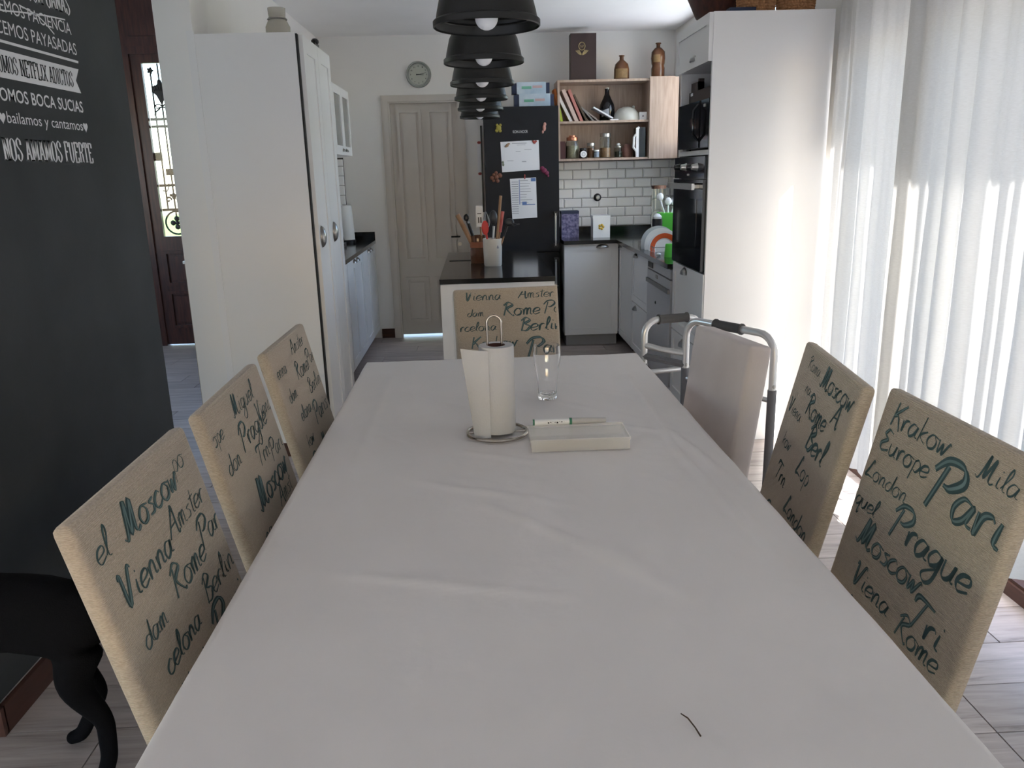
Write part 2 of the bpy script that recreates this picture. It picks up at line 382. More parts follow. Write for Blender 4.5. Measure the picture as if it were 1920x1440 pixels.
# ================================================================ SETTING
XW = 1.84          # window wall, inner face
st('ground', B(-14, 14, 8.6, 50, -.5, -.06), mat('lawn_grass', (.16, .28, .05), .95, col2=(.07, .15, .02), vscale=3))
st('ground_paving', B(-14, 14, -14, 8.6, -.5, -.06), mat('grey_paving', (.50, .51, .54), .9, var=.2, vscale=2))
st('bounce_paving_kitchen', B(1.98, 6, 4.9, 8.55, -.06, -.03), mat('pale_bounce_tile', (.74, .74, .75), .8, var=.08, vscale=2))  # unseen paving, added pale to bounce sun into the kitchen
st('terrace', B(1.98, 6, -4, 4.9, -.06, -.03), mat('terrace_tile', (.20, .20, .21), .7, var=.08, vscale=2))
fl = st('floor', B(-4.1, 1.98, -3.1, 7.55, -.2, -.012), GROUT)
rows = []; y = 1.765-.2*14
k = 0
nplank = 0
meshes = {}
while y < 7.5:
    y0, y1 = max(y, -3.0), min(y+.2, 7.53)
    x = 1.84
    first = True
    offs = [.515, 1.1, .25, .8, .0, .62, .35][k % 7] if k != 14-1 else .515
    cuts = [1.84]; cx = 1.84-(offs if offs > .05 else 1.2)
    while cx > -4.0: cuts.append(cx); cx -= 1.2
    cuts.append(-4.05)
    for a, b in zip(cuts, cuts[1:]):
        if y < .6 or (b < -3.2 and y < 2.0) or a-b < .02: continue
        W, H = round(a-b-.004, 3), round(y1-y0-.004, 3)
        key = (W, H)
        if key not in meshes:
            meshes[key] = MB().box(0, W, 0, H, -.012, 0).mesh('floor_plank', PLANK)
        piece('floor_plank', meshes[key], (b+.002, y0+.002, 0), fl); nplank += 1
    y += .2; k += 1
rest = B(-4.05, 1.84, -3.0, .765-.2, -.012, 0).build('floor_boards_near', PLANK, fl)
st('ceiling', MB().box(-4.1, 1.98, -3.1, 1.97, 2.61, 2.85).box(-1.49, 1.98, 1.97, 7.55, 2.61, 2.85), CEIL)
st('ceiling_hall', B(-4.1, -1.36, 1.97, 7.55, 3.15, 3.3), CEIL)
# back wall with door opening x -.74..-.13, hall door opening
wb = MB().box(-.74, -.13, 7.4, 7.55, 2.075, 2.61).box(-.13, 1.98, 7.4, 7.55, 0, 2.61).box(-1.49, -.74, 7.4, 7.55, 0, 2.61)
st('wall_back', wb, WALL)
st('wall_hall_back', MB().box(-4.1, -2.95, 7.4, 7.55, 0, 3.15).box(-1.85, -1.49, 7.4, 7.55, 0, 3.15).box(-2.95, -1.85, 7.4, 7.55, 3.1, 3.15), WALL)
st('wall_left_kitchen', MB().box(-1.49, -1.315, 4.17, 7.4, 0, 2.61).box(-1.49, -1.36, 3.42, 4.17, 2.38, 2.61).box(-1.49, -1.36, 1.97, 7.55, 2.85, 3.15), WALL)
st('wall_left_near', MB().box(-1.53, -1.365, 1.97, 3.42, 0, 2.61).box(-4.0, -1.53, 1.97, 2.12, 0, 3.15), WALL)
chalk = st('wall_left_chalkboard', MB().box(-1.366, -1.36, 1.965, 3.42, .09, 2.61), CHALK)
st('wall_hall_left', MB().box(-4.1, -4.0, 1.97, 3.2, 0, 3.15).box(-4.1, -4.0, 6.2, 7.4, 0, 3.15).box(-4.1, -4.0, 3.2, 6.2, 0, 1.0).box(-4.1, -4.0, 3.2, 6.2, 2.3, 3.15), WALL)
st('fill_window_hall', MB().box(-4.08, -4.03, 3.2, 3.25, 1.0, 2.3).box(-4.08, -4.03, 4.68, 4.73, 1.0, 2.3).box(-4.08, -4.03, 6.15, 6.2, 1.0, 2.3), WHITE)  # unseen window, added to brighten the hall
portal('portal_hall', (-4.06, 4.7, 1.65), (1.3, 3.0), (0, -PI/2, 0))
st('wall_left_living', MB().box(-4.1, -4.0, -3.1, -2.6, 0, 2.61).box(-4.1, -4.0, 1.2, 1.97, 0, 2.61).box(-4.1, -4.0, -2.6, 1.2, 0, .4).box(-4.1, -4.0, -2.6, 1.2, 1.4, 2.61), WALL)
st('wall_rear', MB().box(-4.0, -3.2, -3.1, -3.0, 0, 2.61).box(1.3, 1.84, -3.1, -3.0, 0, 2.61).box(-3.2, 1.3, -3.1, -3.0, 0, .25).box(-3.2, 1.3, -3.1, -3.0, 1.2, 2.61), WALL)
st('sun_block_roof', B(-4.5, 6.0, -8.5, -3.12, 2.62, 2.72), WALL)  # unseen roof, added to keep direct sun out of the rear opening
st('fill_window_rear', MB().box(-3.2, -3.15, -3.08, -3.03, .25, 1.2).box(1.25, 1.3, -3.08, -3.03, .25, 1.2).box(-.98, -.93, -3.08, -3.03, .25, 1.2), WHITE)  # unseen rear window, added and sized to fill the room with light
st('fill_window_left', MB().box(-4.08, -4.03, -2.6, -2.55, .4, 1.4).box(-4.08, -4.03, 1.15, 1.2, .4, 1.4).box(-4.08, -4.03, -.72, -.67, .4, 1.4), WHITE)  # unseen side window, added for ambient light from the left
wr = MB().box(XW, 1.98, -3.1, .0, 0, 2.61).box(XW, 1.98, 0, 4.13, 2.045, 2.61).box(XW, 1.98, 4.13, 4.83, 0, 2.61)
st('wall_right_window', wr, WALL)
st('wall_right_kitchen', MB().box(1.76, 1.98, 4.84, 4.9, 0, 2.61).box(1.76, 1.98, 4.9, 6.6, 0, .975).box(1.76, 1.98, 4.9, 6.6, 2.5, 2.61).box(1.76, 1.98, 6.6, 7.4, 0, 1.62).box(1.76, 1.98, 6.6, 7.4, 2.5, 2.61).box(1.76, 1.98, 7.05, 7.4, 1.62, 2.5), WALL)
st('roof_eave', B(1.98, 2.58, -4, 4.85, 2.43, 2.52), WALL)
st('sun_block_fin', B(1.98, 2.9, 4.85, 4.95, -.03, 3.3), WALL)  # unseen fin, added to block direct sun at the kitchen window
bb = st('baseboard_left', MB().box(-1.36, -1.345, 1.965, 3.42, 0, .085).box(-1.53, -1.345, 1.95, 1.97, 0, .085), BROWNWOOD)
st('baseboard_back', MB().box(-.92, -.80, 7.385, 7.4, 0, .085).box(-.08, .05, 7.385, 7.4, 0, .085), BROWNWOOD)
st('baseboard_hall', MB().box(-4.0, -1.53, 1.95, 1.97, 0, .085), BROWNWOOD)
# threshold of the sliding garden door
w1 = st('window_1', MB().box(1.79, 1.98, 0.0, 4.13, 0, .05).box(1.80, 1.84, 0.0, 4.13, .05, .062), BROWNWOOD)
wf = MB()
for yy in (0.0, 1.36, 2.73, 4.07): wf.box(1.90, 1.95, yy, yy+.06, .05, 2.045)
wf.box(1.90, 1.95, .06, 4.07, 1.985, 2.045); wf.box(1.90, 1.95, .06, 4.07, .05, .13)
st('window_frame', wf, BROWNWOOD, w1)
for a in (.06, 1.42, 2.79): B(1.922, 1.928, a, a+1.28, .13, 1.985).build('pane', WGLASS, w1)
w2 = st('window_2', MB().box(1.84, 1.88, 4.9, 4.95, .975, 2.5).box(1.84, 1.88, 6.55, 6.6, .975, 2.5).box(1.84, 1.88, 4.95, 6.55, .975, 1.02).box(1.84, 1.88, 4.95, 6.55, 2.45, 2.5).box(1.84, 1.88, 5.73, 5.78, 1.02, 2.45).box(1.84, 1.88, 7.0, 7.05, 1.62, 2.5).box(1.84, 1.88, 6.6, 7.0, 1.62, 1.66).box(1.84, 1.88, 6.6, 7.0, 2.45, 2.5), WHITE)
for a, b in ((4.95, 5.73), (5.78, 6.55)): B(1.857, 1.863, a, b, 1.02, 2.45).build('pane', MATS['window_glass'], w2)

# ---- back door (door_1): frame, leaf, panels, handle
d1 = st('door_1', B(-.735, -.135, 7.42, 7.46, .022, 2.07), DOORPAINT)
fr = MB().box(-.80, -.725, 7.375, 7.42, 0, 2.127).box(-.145, -.08, 7.375, 7.42, 0, 2.127).box(-.725, -.145, 7.375, 7.42, 2.06, 2.127).box(-.785, -.74, 7.366, 7.376, 0, 2.11).box(-.13, -.095, 7.366, 7.376, 0, 2.11).box(-.74, -.13, 7.366, 7.376, 2.075, 2.11)
st('door_frame', fr, DOORPAINT, d1, bevel=.003)
def wainscot(parent, x0, x1, z0, z1, y, m, n='door_panel'):
    mb = MB(); t = .026
    for a, b, c, d in ((x0, x1, z0, z0+t), (x0, x1, z1-t, z1), (x0, x0+t, z0+t, z1-t), (x1-t, x1, z0+t, z1-t)): mb.box(a, b, y-.02, y, c, d)
    mb.box(x0+.045, x1-.045, y-.012, y, z0+.05, z1-.05)
    return mb.build(n, m, parent, bevel=.004)
for xa, xb in ((-.675, -.46), (-.41, -.195)):
    wainscot(d1, xa, xb, .70, 2.01, 7.42, DOORPAINT); wainscot(d1, xa, xb, .14, .555, 7.42, DOORPAINT)
MB().tube([(-.165, 7.37, .913), (-.165, 7.35, .913), (-.24, 7.35, .913)], .008).build('door_handle', IRON, d1)
MB().box(-.188, -.142, 7.372, 7.375, .80, 1.0).build('handle_plate', DOORPAINT, d1)
MB().lathe([(.0, -.004), (.017, -.004), (.017, 0), (.01, .001)], (-.165, 7.372, .845), 16, 'y').build('keyhole_ring', DKSTEEL, d1)

# ---- hall street door (door_2)
d2 = st('door_2', MB().box(-2.95, -2.88, 7.36, 7.44, 0, 2.56).box(-1.92, -1.85, 7.36, 7.44, 0, 2.56).box(-2.88, -1.92, 7.36, 7.44, 2.5, 2.56), DARKWOOD)
st('transom_panel', MB().box(-2.95, -1.85, 7.37, 7.44, 2.56, 3.1).box(-2.86, -2.44, 7.355, 7.37, 2.64, 3.0).box(-2.36, -1.94, 7.355, 7.37, 2.64, 3.0), DARKWOOD, d2, bevel=.006)
for k2, cx in enumerate((-2.645, -2.155)):
    s = 1 if k2 == 0 else -1
    gl, gr = (-2.79, -2.50) if k2 == 0 else (-2.30, -2.01)
    x0, x1 = (-2.88, -2.402) if k2 == 0 else (-2.398, -1.92)
    lf = MB().box(x0, gl, 7.38, 7.42, .01, 2.5).box(gr, x1, 7.38, 7.42, .01, 2.5).box(gl, gr, 7.38, 7.42, .01, .985).box(gl, gr, 7.38, 7.42, 2.43, 2.5)
    lf = lf.build('door_leaf', DARKWOOD, d2)
    wainscot(lf, gl-.02, gr+.02, .16, .50, 7.38, DARKWOOD, 'carved_panel'); wainscot(lf, gl-.02, gr+.02, .55, .86, 7.38, DARKWOOD, 'carved_panel')
    B(gl, gr, 7.402, 7.406, .985, 2.43).build('glass_pane', MATS['window_glass'], lf)
    g = MB(); yy = 7.43; cxx = -2.675 if k2 == 0 else -2.155
    def rod(x, za, zb, r=.0075): g.cyl((x, yy, za), r, zb-za, 6)
    for dx in (-.065, 0, .065): rod(cxx+dx, 1.215 if dx else 1.10, 2.36 if dx else 2.43)
    for z in (1.98, 1.92, 1.425, 1.215): g.box(gl, gr, yy-.006, yy+.006, z-.011, z+.011)
    for dx in (-.065, .065):
        g.ball((cxx+dx, yy, 2.375), .022, (1, .5, 1), 10)
        for a in range(5): g.ball((cxx+dx+.02*math.cos(a*1.257), yy, 2.375+.02*math.sin(a*1.257)), .010, (1, .6, 1), 6)
    for i in range(9):                                             # leaf crest
        a = PI*i/8; g.ball((cxx+.06*math.cos(a), yy, 2.215+.03*math.sin(a)), .016, (1, .5, 1.5), 6)
    g.ball((cxx, yy, 2.27), .022, (1, .5, 1.7), 8); g.ball((cxx, yy, 2.20), .05, (1.2, .2, .7), 10)
    g.prism([(cxx-.045, yy-.004, 2.19), (cxx+.045, yy-.004, 2.19), (cxx, yy-.004, 2.09)], (0, .008, 0))
    for sgn in (-1, 1):                                            # ribbon bow
        g.tube([(cxx, yy, 2.085), (cxx+sgn*.03, yy, 2.105), (cxx+sgn*.055, yy, 2.095), (cxx+sgn*.05, yy, 2.07), (cxx, yy, 2.08)], .006, 6)
        g.tube([(cxx+sgn*.02, yy, 2.07), (cxx+sgn*.06, yy, 2.04), (cxx+sgn*.075, yy, 2.01)], .006, 6)
        g.box(cxx+sgn*.09-.034, cxx+sgn*.09+.034, yy-.006, yy+.006, 1.635, 1.705)
        g.tube([(cxx+sgn*(.05-.028*math.cos(t*.6)*(1-t*.08)), yy, 1.30+.028*math.sin(t*.6)*(1-t*.08)) for t in range(11)], .008, 6)
        g.tube([(cxx+sgn*.03, yy, 1.44), (cxx+sgn*.035, yy, 1.40), (cxx+sgn*.055, yy, 1.375), (cxx+sgn*.09, yy, 1.38)], .005, 6)
    g.box(cxx-.04, cxx+.04, yy-.006, yy+.006, 1.51, 1.565)
    g.ball((cxx, yy, 1.33), .02, (1, .5, 1.6), 8); g.ball((cxx-.025, yy, 1.34), .014, (1, .5, 1), 6); g.ball((cxx+.025, yy, 1.34), .014, (1, .5, 1), 6)
    g.tube([(cxx+.10*math.cos(2*PI*i/24), yy, 1.10+.10*math.sin(2*PI*i/24)) for i in range(24)], .008, 6, cyclic=True)
    for a in range(4): g.ball((cxx+.036*math.cos(a*PI/2), yy, 1.10+.036*math.sin(a*PI/2)), .025, (1, .4, 1), 8)
    g.ball((cxx, yy, 1.10), .02, (1, .4, 1), 8)
    g.build('iron_grille', IRON, lf)

# ---- chalkboard lettering (raised vinyl, flat print)
CX = -1.3592
def cw(v): return Vector((CX, v.x, v.y))
def vt(mb):
    o = mb.build('lettering', VINYL, chalk); o['kind'] = 'stuff'; return o
m_ = MB(); slab_text(m_, 'HACEMOS TODO CON GANAS', 2.38, 3.033, 2.018, .068, cw); vt(m_)
vt(sans_mesh('TENEMOS PACIENCIA', 2.485, 3.017, 1.955, .038, cw))
vt(sans_mesh('HACEMOS PAYASADAS', 2.478, 3.035, 1.892, .040, cw))
m_ = MB()
for pts in ([(2.45, 1.952), (2.583, 1.956), (2.731, 1.974), (2.863, 1.988), (2.985, 1.997)], [(2.70, 1.99), (2.78, 1.982), (2.812, 1.983-.008), (2.85, 1.96), (2.894, 1.938)]):
    ribbon(m_, catmull([Vector(p) for p in pts], 5), lambda t, s: .0045, lambda v: Vector((CX+.0006, v.x, v.y)))
m_.build('strike_through_line', VINYL, chalk)
m_ = MB(); m_.bm.faces.new([m_.bm.verts.new((CX, a, b)) for a, b in ((2.47, 1.866), (3.035, 1.866), (3.037, 1.874), (2.47, 1.874))]); m_.build('rule_line', VINYL, chalk)
m_ = MB(); m_.bm.faces.new([m_.bm.verts.new((CX, a, b)) for a, b in ((2.42, 1.767), (3.022, 1.767), (2.997, 1.806), (3.029, 1.846), (2.42, 1.846), (2.445, 1.806))]); m_.build('ribbon_banner', VINYL, chalk)
m_ = MB(); slab_text(m_, 'SOMOS NETFLIX ADICTOS', 2.505, 2.975, 1.783, .048, lambda v: Vector((CX+.0007, v.x, v.y)), 1.3, .4); m_.build('lettering', CHALK, chalk)
vt(sans_mesh('SOMOS BOCA SUCIAS', 2.485, 3.018, 1.703, .038, cw, .012))
vt(sans_mesh('bailamos y cantamos', 2.527, 2.995, 1.642, .034, cw))
m_ = MB()
for hx in (2.503, 3.015):
    pts = [(hx+.0011*16*math.sin(t)**3*.95, 1.655+.0011*(13*math.cos(t)-5*math.cos(2*t)-2*math.cos(3*t)-math.cos(4*t))) for t in [2*PI*i/24 for i in range(24)]]
    m_.bm.faces.new([m_.bm.verts.new((CX, a, b)) for a, b in pts])
m_.build('heart_marks', VINYL, chalk)
m_ = MB(); slab_text(m_, 'NOS AMAMOS FUERTE', 2.478, 3.037, 1.535, .064, cw); vt(m_)

# ---- tiles
def tile_mesh(W, H, axis):
    mb = MB(); b = .009; d = .009; e = .0035
    P = lambda u, v, n: (u, -n, v) if axis == 'y' else (-n, u, v)
    o = [P(0, 0, 0), P(W, 0, 0), P(W, H, 0), P(0, H, 0)]; m1 = [P(0, 0, e), P(W, 0, e), P(W, H, e), P(0, H, e)]
    i = [P(b, b, d), P(W-b, b, d), P(W-b, H-b, d), P(b, H-b, d)] if W > .03 and H > .03 else None
    A = [mb.bm.verts.new(p) for p in o]; Bv = [mb.bm.verts.new(p) for p in m1]
    for k in range(4): mb.bm.faces.new((A[k], A[(k+1) % 4], Bv[(k+1) % 4], Bv[k]))
    if i:
        Cv = [mb.bm.verts.new(p) for p in i]
        for k in range(4): mb.bm.faces.new((Bv[k], Bv[(k+1) % 4], Cv[(k+1) % 4], Cv[k]))
        mb.bm.faces.new(Cv)
    else: mb.bm.faces.new(Bv)
    return mb.mesh('tile', TILE)
TM = {}
def tiling(parent, u0, u1, z0, z1, n0, axis, phase=0):
    z = z0; r = 0
    while z < z1-.006:
        h = min(.083, z1-z)-.003; u = u0-(.158 if (r+phase) % 2 else .079)
        while u < u1-.004:
            a, b = max(u, u0), min(u+.155, u1)
            if b-a > .012:
                key = (round(b-a, 3), round(h, 3), axis)
                if key not in TM: TM[key] = tile_mesh(*key)
                piece('tile', TM[key], (a, n0, z) if axis == 'y' else (n0, a, z), parent)
            u += .158
        z += .083; r += 1
sp1 = st('trim_1', B(.70, 1.76, 7.392, 7.4, .95, 1.545), GROUT)
tiling(sp1, .705, 1.748, .97, 1.537, 7.392, 'y')
sp2 = st('trim_2', B(1.752, 1.76, 6.62, 7.39, .95, 1.545), GROUT); tiling(sp2, 6.63, 7.385, .97, 1.537, 1.752, 'x', 1)
sp3 = st('trim_3', B(-1.315, -1.16, 7.392, 7.4, .95, 1.62), GROUT); tiling(sp3, -1.31, -1.163, .97, 1.61, 7.392, 'y', 1)

# ================================================================ KITCHEN CABINETS
def cup_handle(parent, loc, n, wd, up, W=.09, H=.032, Dp=.026):
    n, wd, up, loc = map(Vector, (n, wd, up, loc)); mb = MB()
    def fn(i, j):
        a = PI*i; b = PI/2*j
        return loc+wd*(W/2*math.cos(a))+(up*(H*math.cos(b))+n*(Dp*math.sin(b)))*max(math.sin(a), .02)
    mb.grid(12, 5, fn)
    def fl2(i, j):
        a = PI*i; rr = 1+.22*j
        return loc+n*.0015+wd*(W/2*math.cos(a)*(1+.08*j))+up*(H*max(math.sin(a), 0)*rr)
    mb.grid(12, 1, fl2)
    return mb.build('handle', DKSTEEL, parent, smooth=True)
def shaker(parent, name, o, wdir, n, W, H, rail=.065, m=None, rec=.007, T=.02):
    """framed door front: o = lower left outer corner on the carcass face"""
    o, wdir, n = Vector(o), Vector(wdir), Vector(n); u = Vector((0, 0, 1)); g = .0015; mb = MB()
    o = o+wdir*g+u*g; W -= 2*g; H -= 2*g
    mb.obox(o, wdir*W, u*H, n*(T-rec))
    q = o+n*(T-rec)
    mb.obox(q, wdir*rail, u*H, n*rec); mb.obox(q+wdir*(W-rail), wdir*rail, u*H, n*rec)
    mb.obox(q+wdir*rail, wdir*(W-2*rail), u*rail, n*rec); mb.obox(q+wdir*rail+u*(H-rail), wdir*(W-2*rail), u*rail, n*rec)
    return mb.build(name, m or WHITE, parent)

# tall cabinet left of the kitchen
tc = thing('tall_cabinet', (-1.07, 4.56, 0), 'tall plain white cupboard with two shaker doors, a glass jar on its top', 'cabinet')
MB().box(-1.31, -.838, 4.17, 4.95, .08, 2.135).build('body', WHITE, tc)
MB().box(-1.30, -.86, 4.18, 4.94, 0, .08).build('plinth', BROWNWOOD, tc)
MB().box(-.838, -.83, 4.176, 4.945, .085, 2.13).build('shadow_gap', EDGE, tc)
for a in (4.205, 4.577):
    dr = shaker(tc, 'door', (-.83, a, .085), (0, 1, 0), (1, 0, 0), .370, 2.045, rail=.075)
    cup_handle(dr, (-.81, 4.27 if a < 4.3 else 4.64, 1.165), (1, 0, 0), (0, 0, 1), (0, -1, 0), W=.11, H=.03)
st('trim_4', B(-1.345, -1.31, 4.165, 4.172, 0, 2.15), WHITE)
# left base cabinets
for i, a in enumerate((4.97, 5.78, 6.59)):
    b = thing('base_cabinet', (-1.12, a+.4, 0), ['white base cabinet nearest the tall cupboard, under the left granite worktop', 'white base cabinet in the middle under the left granite worktop', 'white base cabinet against the back wall under the left granite worktop'][i], 'cabinet')
    MB().box(-1.31, -.955, a, a+.80, .08, .87).build('body', WHITE, b)
    MB().box(-1.30, -.99, a, a+.80, 0, .08).build('plinth', BROWNWOOD, b)
    for k in (0, 1):
        dr = shaker(b, 'door', (-.955, a+.4*k, .085), (0, 1, 0), (1, 0, 0), .4, .78)
        cup_handle(dr, (-.935, a+.4+(-.075 if k == 0 else .075), .835), (1, 0, 0), (0, 1, 0), (0, 0, 1), W=.07, H=.028)
tag(MB().box(-1.31, -.925, 4.955, 7.395, .87, .90).box(-1.31, -.925, 7.375, 7.395, .90, .975).build('worktop', GRANITE, bevel=.003, origin=(-1.12, 6.2, .87)), 'black granite worktop along the left wall with upstand by the door', 'worktop')
# left wall cabinet with glass doors
uc = thing('wall_cabinet', (-1.13, 5.77, 1.61), 'white wall cabinet with grey glass doors on the left wall', 'cabinet')
MB().box(-1.31, -.965, 5.05, 6.50, 1.61, 2.08).build('body', WHITE, uc)
PANE = mat('frosted_grey_glass', (.30, .295, .28), .25)
for i in range(4):
    a = 5.05+i*.3625; mb = MB(); W = .3625; n0, n1 = -.965, -.945
    g = .0015
    for (ya, yb, za, zb) in ((a+g, a+.055, 1.612, 2.078), (a+W-.055, a+W-g, 1.612, 2.078), (a+.055, a+W-.055, 1.612, 1.675), (a+.055, a+W-.055, 2.02, 2.078)): mb.box(n0, n1, ya, yb, za, zb)
    dr = mb.build('door', WHITE, uc)
    B(-.957, -.953, a+.055, a+W-.055, 1.675, 2.02).build('glass_pane', PANE, dr)
    cup_handle(dr, (-.945, a+(W-.07 if i % 2 == 0 else .07), 1.635), (1, 0, 0), (0, 1, 0), (0, 0, 1), W=.06, H=.022, Dp=.02)

# island
isl = thing('kitchen_island', (.1, 5.2, 0), 'white kitchen island with thick black granite top and open end frame', 'island')
MB().box(-.222, .420, 4.45, 6.0, .872, .90).build('granite_top', GRANITE, isl, bevel=.002)
for x0 in (-.218, .355):
    MB().box(x0, x0+.062, 4.455, 4.515, 0, .872).build('leg', WHITE, isl)
MB().box(-.156, .355, 4.455, 4.515, .812, .872).build('front_rail', WHITE, isl)
MB().box(-.19, .39, 4.95, 5.97, .08, .872).build('body', WHITE, isl)
for a in (-.218, .39): MB().box(a, a+.027, 4.515, 4.95, .812, .872).build('side_rail', WHITE, isl)
MB().box(-.17, .37, 4.98, 5.95, 0, .08).build('plinth', DKSTEEL, isl)
MB().box(-.196, -.03, 5.395, 5.425, .900, .904).build('socket_strip', BLACK, isl)
MB().box(.418, .432, 4.47, 4.51, .83, .85).build('towel_hook', STEEL, isl)

# fridge
fr_ = thing('refrigerator', (.38, 7.08, 0), 'tall matt black fridge freezer covered with papers and magnets', 'fridge')
MB().box(.08, .682, 6.85, 7.385, .03, 1.97).build('body', FRIDGE, fr_, bevel=.006)
ud = MB().box(.08, .682, 6.80, 6.848, .815, 1.97).build('upper_door', FRIDGE, fr_, bevel=.006)
ld = MB().box(.08, .682, 6.80, 6.848, .06, .80).build('lower_door', FRIDGE, fr_, bevel=.006)
for pd, za, zb in ((ud, .86, 1.125), (ld, .50, .745)):
    MB().cyl((.645, 6.757, za), .009, zb-za, 10).build('handle_bar', STEEL, pd, smooth=True)
    for zq in (za-.012, zb-.02): MB().box(.632, .668, 6.75, 6.80, zq, zq+.032).build('handle_bracket', BLACK, pd)
for q in ((.10, 6.86), (.63, 6.86), (.10, 7.33), (.63, 7.33)): MB().cyl((q[0]+.02, q[1]+.02, 0), .018, .03, 10).build('foot', BLACK, fr_)
sans_mesh('KOH-I-NOOR', .312, .432, 1.765, .024, lambda v: Vector((v.x, 6.7992, v.y))).build('lettering', mat('silver_print', (.7, .7, .7), .4), ud)
FY = 6.7985
def sheet(name, pts, label, cat, lines, dark=None):
    t = thing(name, (pts[0][0], FY, pts[0][1]), label, cat)
    mb = MB(); mb.prism([(a, FY, b) for a, b in pts], (0, -.0012, 0)); mb.build('sheet', PAPER, t)
    mb = MB()
    for a, b, z, h in lines: mb.box(a, b, FY-.0022, FY-.0016, z, z+h)
    mb.build('printed_lines', INK, t)['kind'] = 'stuff'
    if dark:
        mb = MB()
        for a, b, c, d in dark: mb.box(a, b, FY-.0024, FY-.0016, c, d)
        mb.build('blue_print', mat('blue_print', (.12, .2, .42), .8), t)
    return t
random.seed(3)
sheet('paper_certificate', [(.208, 1.700), (.216, 1.462), (.524, 1.475), (.519, 1.708)], 'white landscape sheet on the upper fridge door, held by small magnets', 'paper',
      [(.30, .42, 1.685, .004), (.33, .37, 1.62, .003), (.40, .46, 1.635, .003), (.26, .31, 1.55, .003), (.38, .415, 1.54, .005), (.34, .41, 1.672, .002)])
sheet('paper_letter', [(.277, 1.408), (.290, 1.085), (.497, 1.092), (.492, 1.415)], 'white portrait printed letter with blue marks on the fridge door', 'paper',
      [(.29, .345, 1.38-.018*i, .004) for i in range(15)]+[(.36, .36+.05+.06*random.random(), 1.39-.022*i, .003) for i in range(9)], [(.375, .412, 1.195, 1.223), (.412, .482, 1.196, 1.203), (.45, .488, 1.385, 1.41), (.352, .357, 1.20, 1.40)])
def magnet(label, x, z, blobs, m, m2=None, x2=None):
    t = MB()
    for bx, bz, r, sx, sz in blobs: t.ball((x+bx, FY-.008, z+bz), r, (sx, .35, sz), 10)
    return tag(t.build('fridge_magnet', m, smooth=True, origin=(x, FY-.008, z)), label, 'magnet', 'magnets on the fridge')
YEL = mat('mustard_magnet', (.30, .25, .04), .6); RUST = mat('rust_brown_magnet', (.24, .09, .05), .6, var=.5, vscale=60)
PINK = mat('pale_pink_magnet', (.50, .25, .20), .6); BURG = mat('burgundy_magnet', (.17, .02, .06), .6); REDM = mat('red_magnet', (.35, .06, .05), .5)
magnet('mustard yellow blob magnet on the top left of the fridge', .197, 1.808, [(0, .0, .022, 1, 1), (-.012, .022, .011, 1, 1), (.014, .022, .011, 1, 1), (-.016, -.02, .014, 1, 1), (.012, -.022, .013, 1, 1)], YEL)
magnet('pale pink figure magnet on the top right of the fridge', .565, 1.80, [(.005, .028, .016, .8, 1), (0, .0, .02, .7, 1.3), (-.012, -.03, .010, .8, 1.4)], PINK)
magnet('burgundy slanted magnet right of the white certificate', .565, 1.46, [(-.02, .025, .018, 1, 1), (-.005, .008, .022, 1, 1), (.016, -.012, .018, 1, 1), (.028, -.035, .008, 1, 1.3)], BURG)
magnet('rust brown leafy magnet left of the letter', .166, 1.425, [(0, 0, .022, 1, 1), (-.035, -.005, .017, 1, 1), (.03, .012, .02, 1, 1), (.0, .035, .014, 1, 1), (.01, -.03, .016, 1, 1), (-.02, .02, .012, 1, 1), (-.022, -.028, .012, 1, 1)], RUST)
magnet('brown flower magnet on the upper left corner of the certificate', .263, 1.672, [(0, 0, .012, 1, 1), (-.01, -.008, .008, 1, 1), (.012, .012, .009, 1.4, .7)], mat('tan_magnet', (.35, .22, .13), .6))
magnet('small red magnet on the upper right corner of the certificate', .484, 1.69, [(0, 0, .012, 1, 1), (.012, .008, .009, 1, 1), (-.01, .01, .008, 1, 1)], REDM)
magnet('small green grey magnet on the left edge of the certificate', .224, 1.53, [(0, .01, .010, 1, 1), (.002, -.008, .009, 1, 1.4)], mat('grey_green_magnet', (.18, .2, .14), .6))
magnet('thin red clip magnet at the top of the letter', .40, 1.42, [(0, .01, .008, .7, 1.6), (0, -.008, .007, .8, 1.4)], REDM)
tag(MB().box(.02, .055, 7.388, 7.396, 1.45, 1.72).build('hanging_paper_strip', PAPER, origin=(.04, 7.39, 1.45)), 'narrow white paper strip hanging on the wall beside the fridge', 'paper')
for z, l in ((1.72, 'red tack at the top of the narrow hanging paper strip'), (1.455, 'red tack at the bottom of the narrow hanging paper strip')):
    tag(MB().ball((.038, 7.382, z), .016, (1.1, .5, .8), 8).build('tack', REDM, origin=(.038, 7.382, z)), l, 'tack')
tag(MB().box(.052, .066, 7.37, 7.399, 1.12, 1.86).build('dark_rail', BLACK, origin=(.06, 7.38, 1.12)), 'thin black vertical rail on the wall between door and fridge', 'rail')
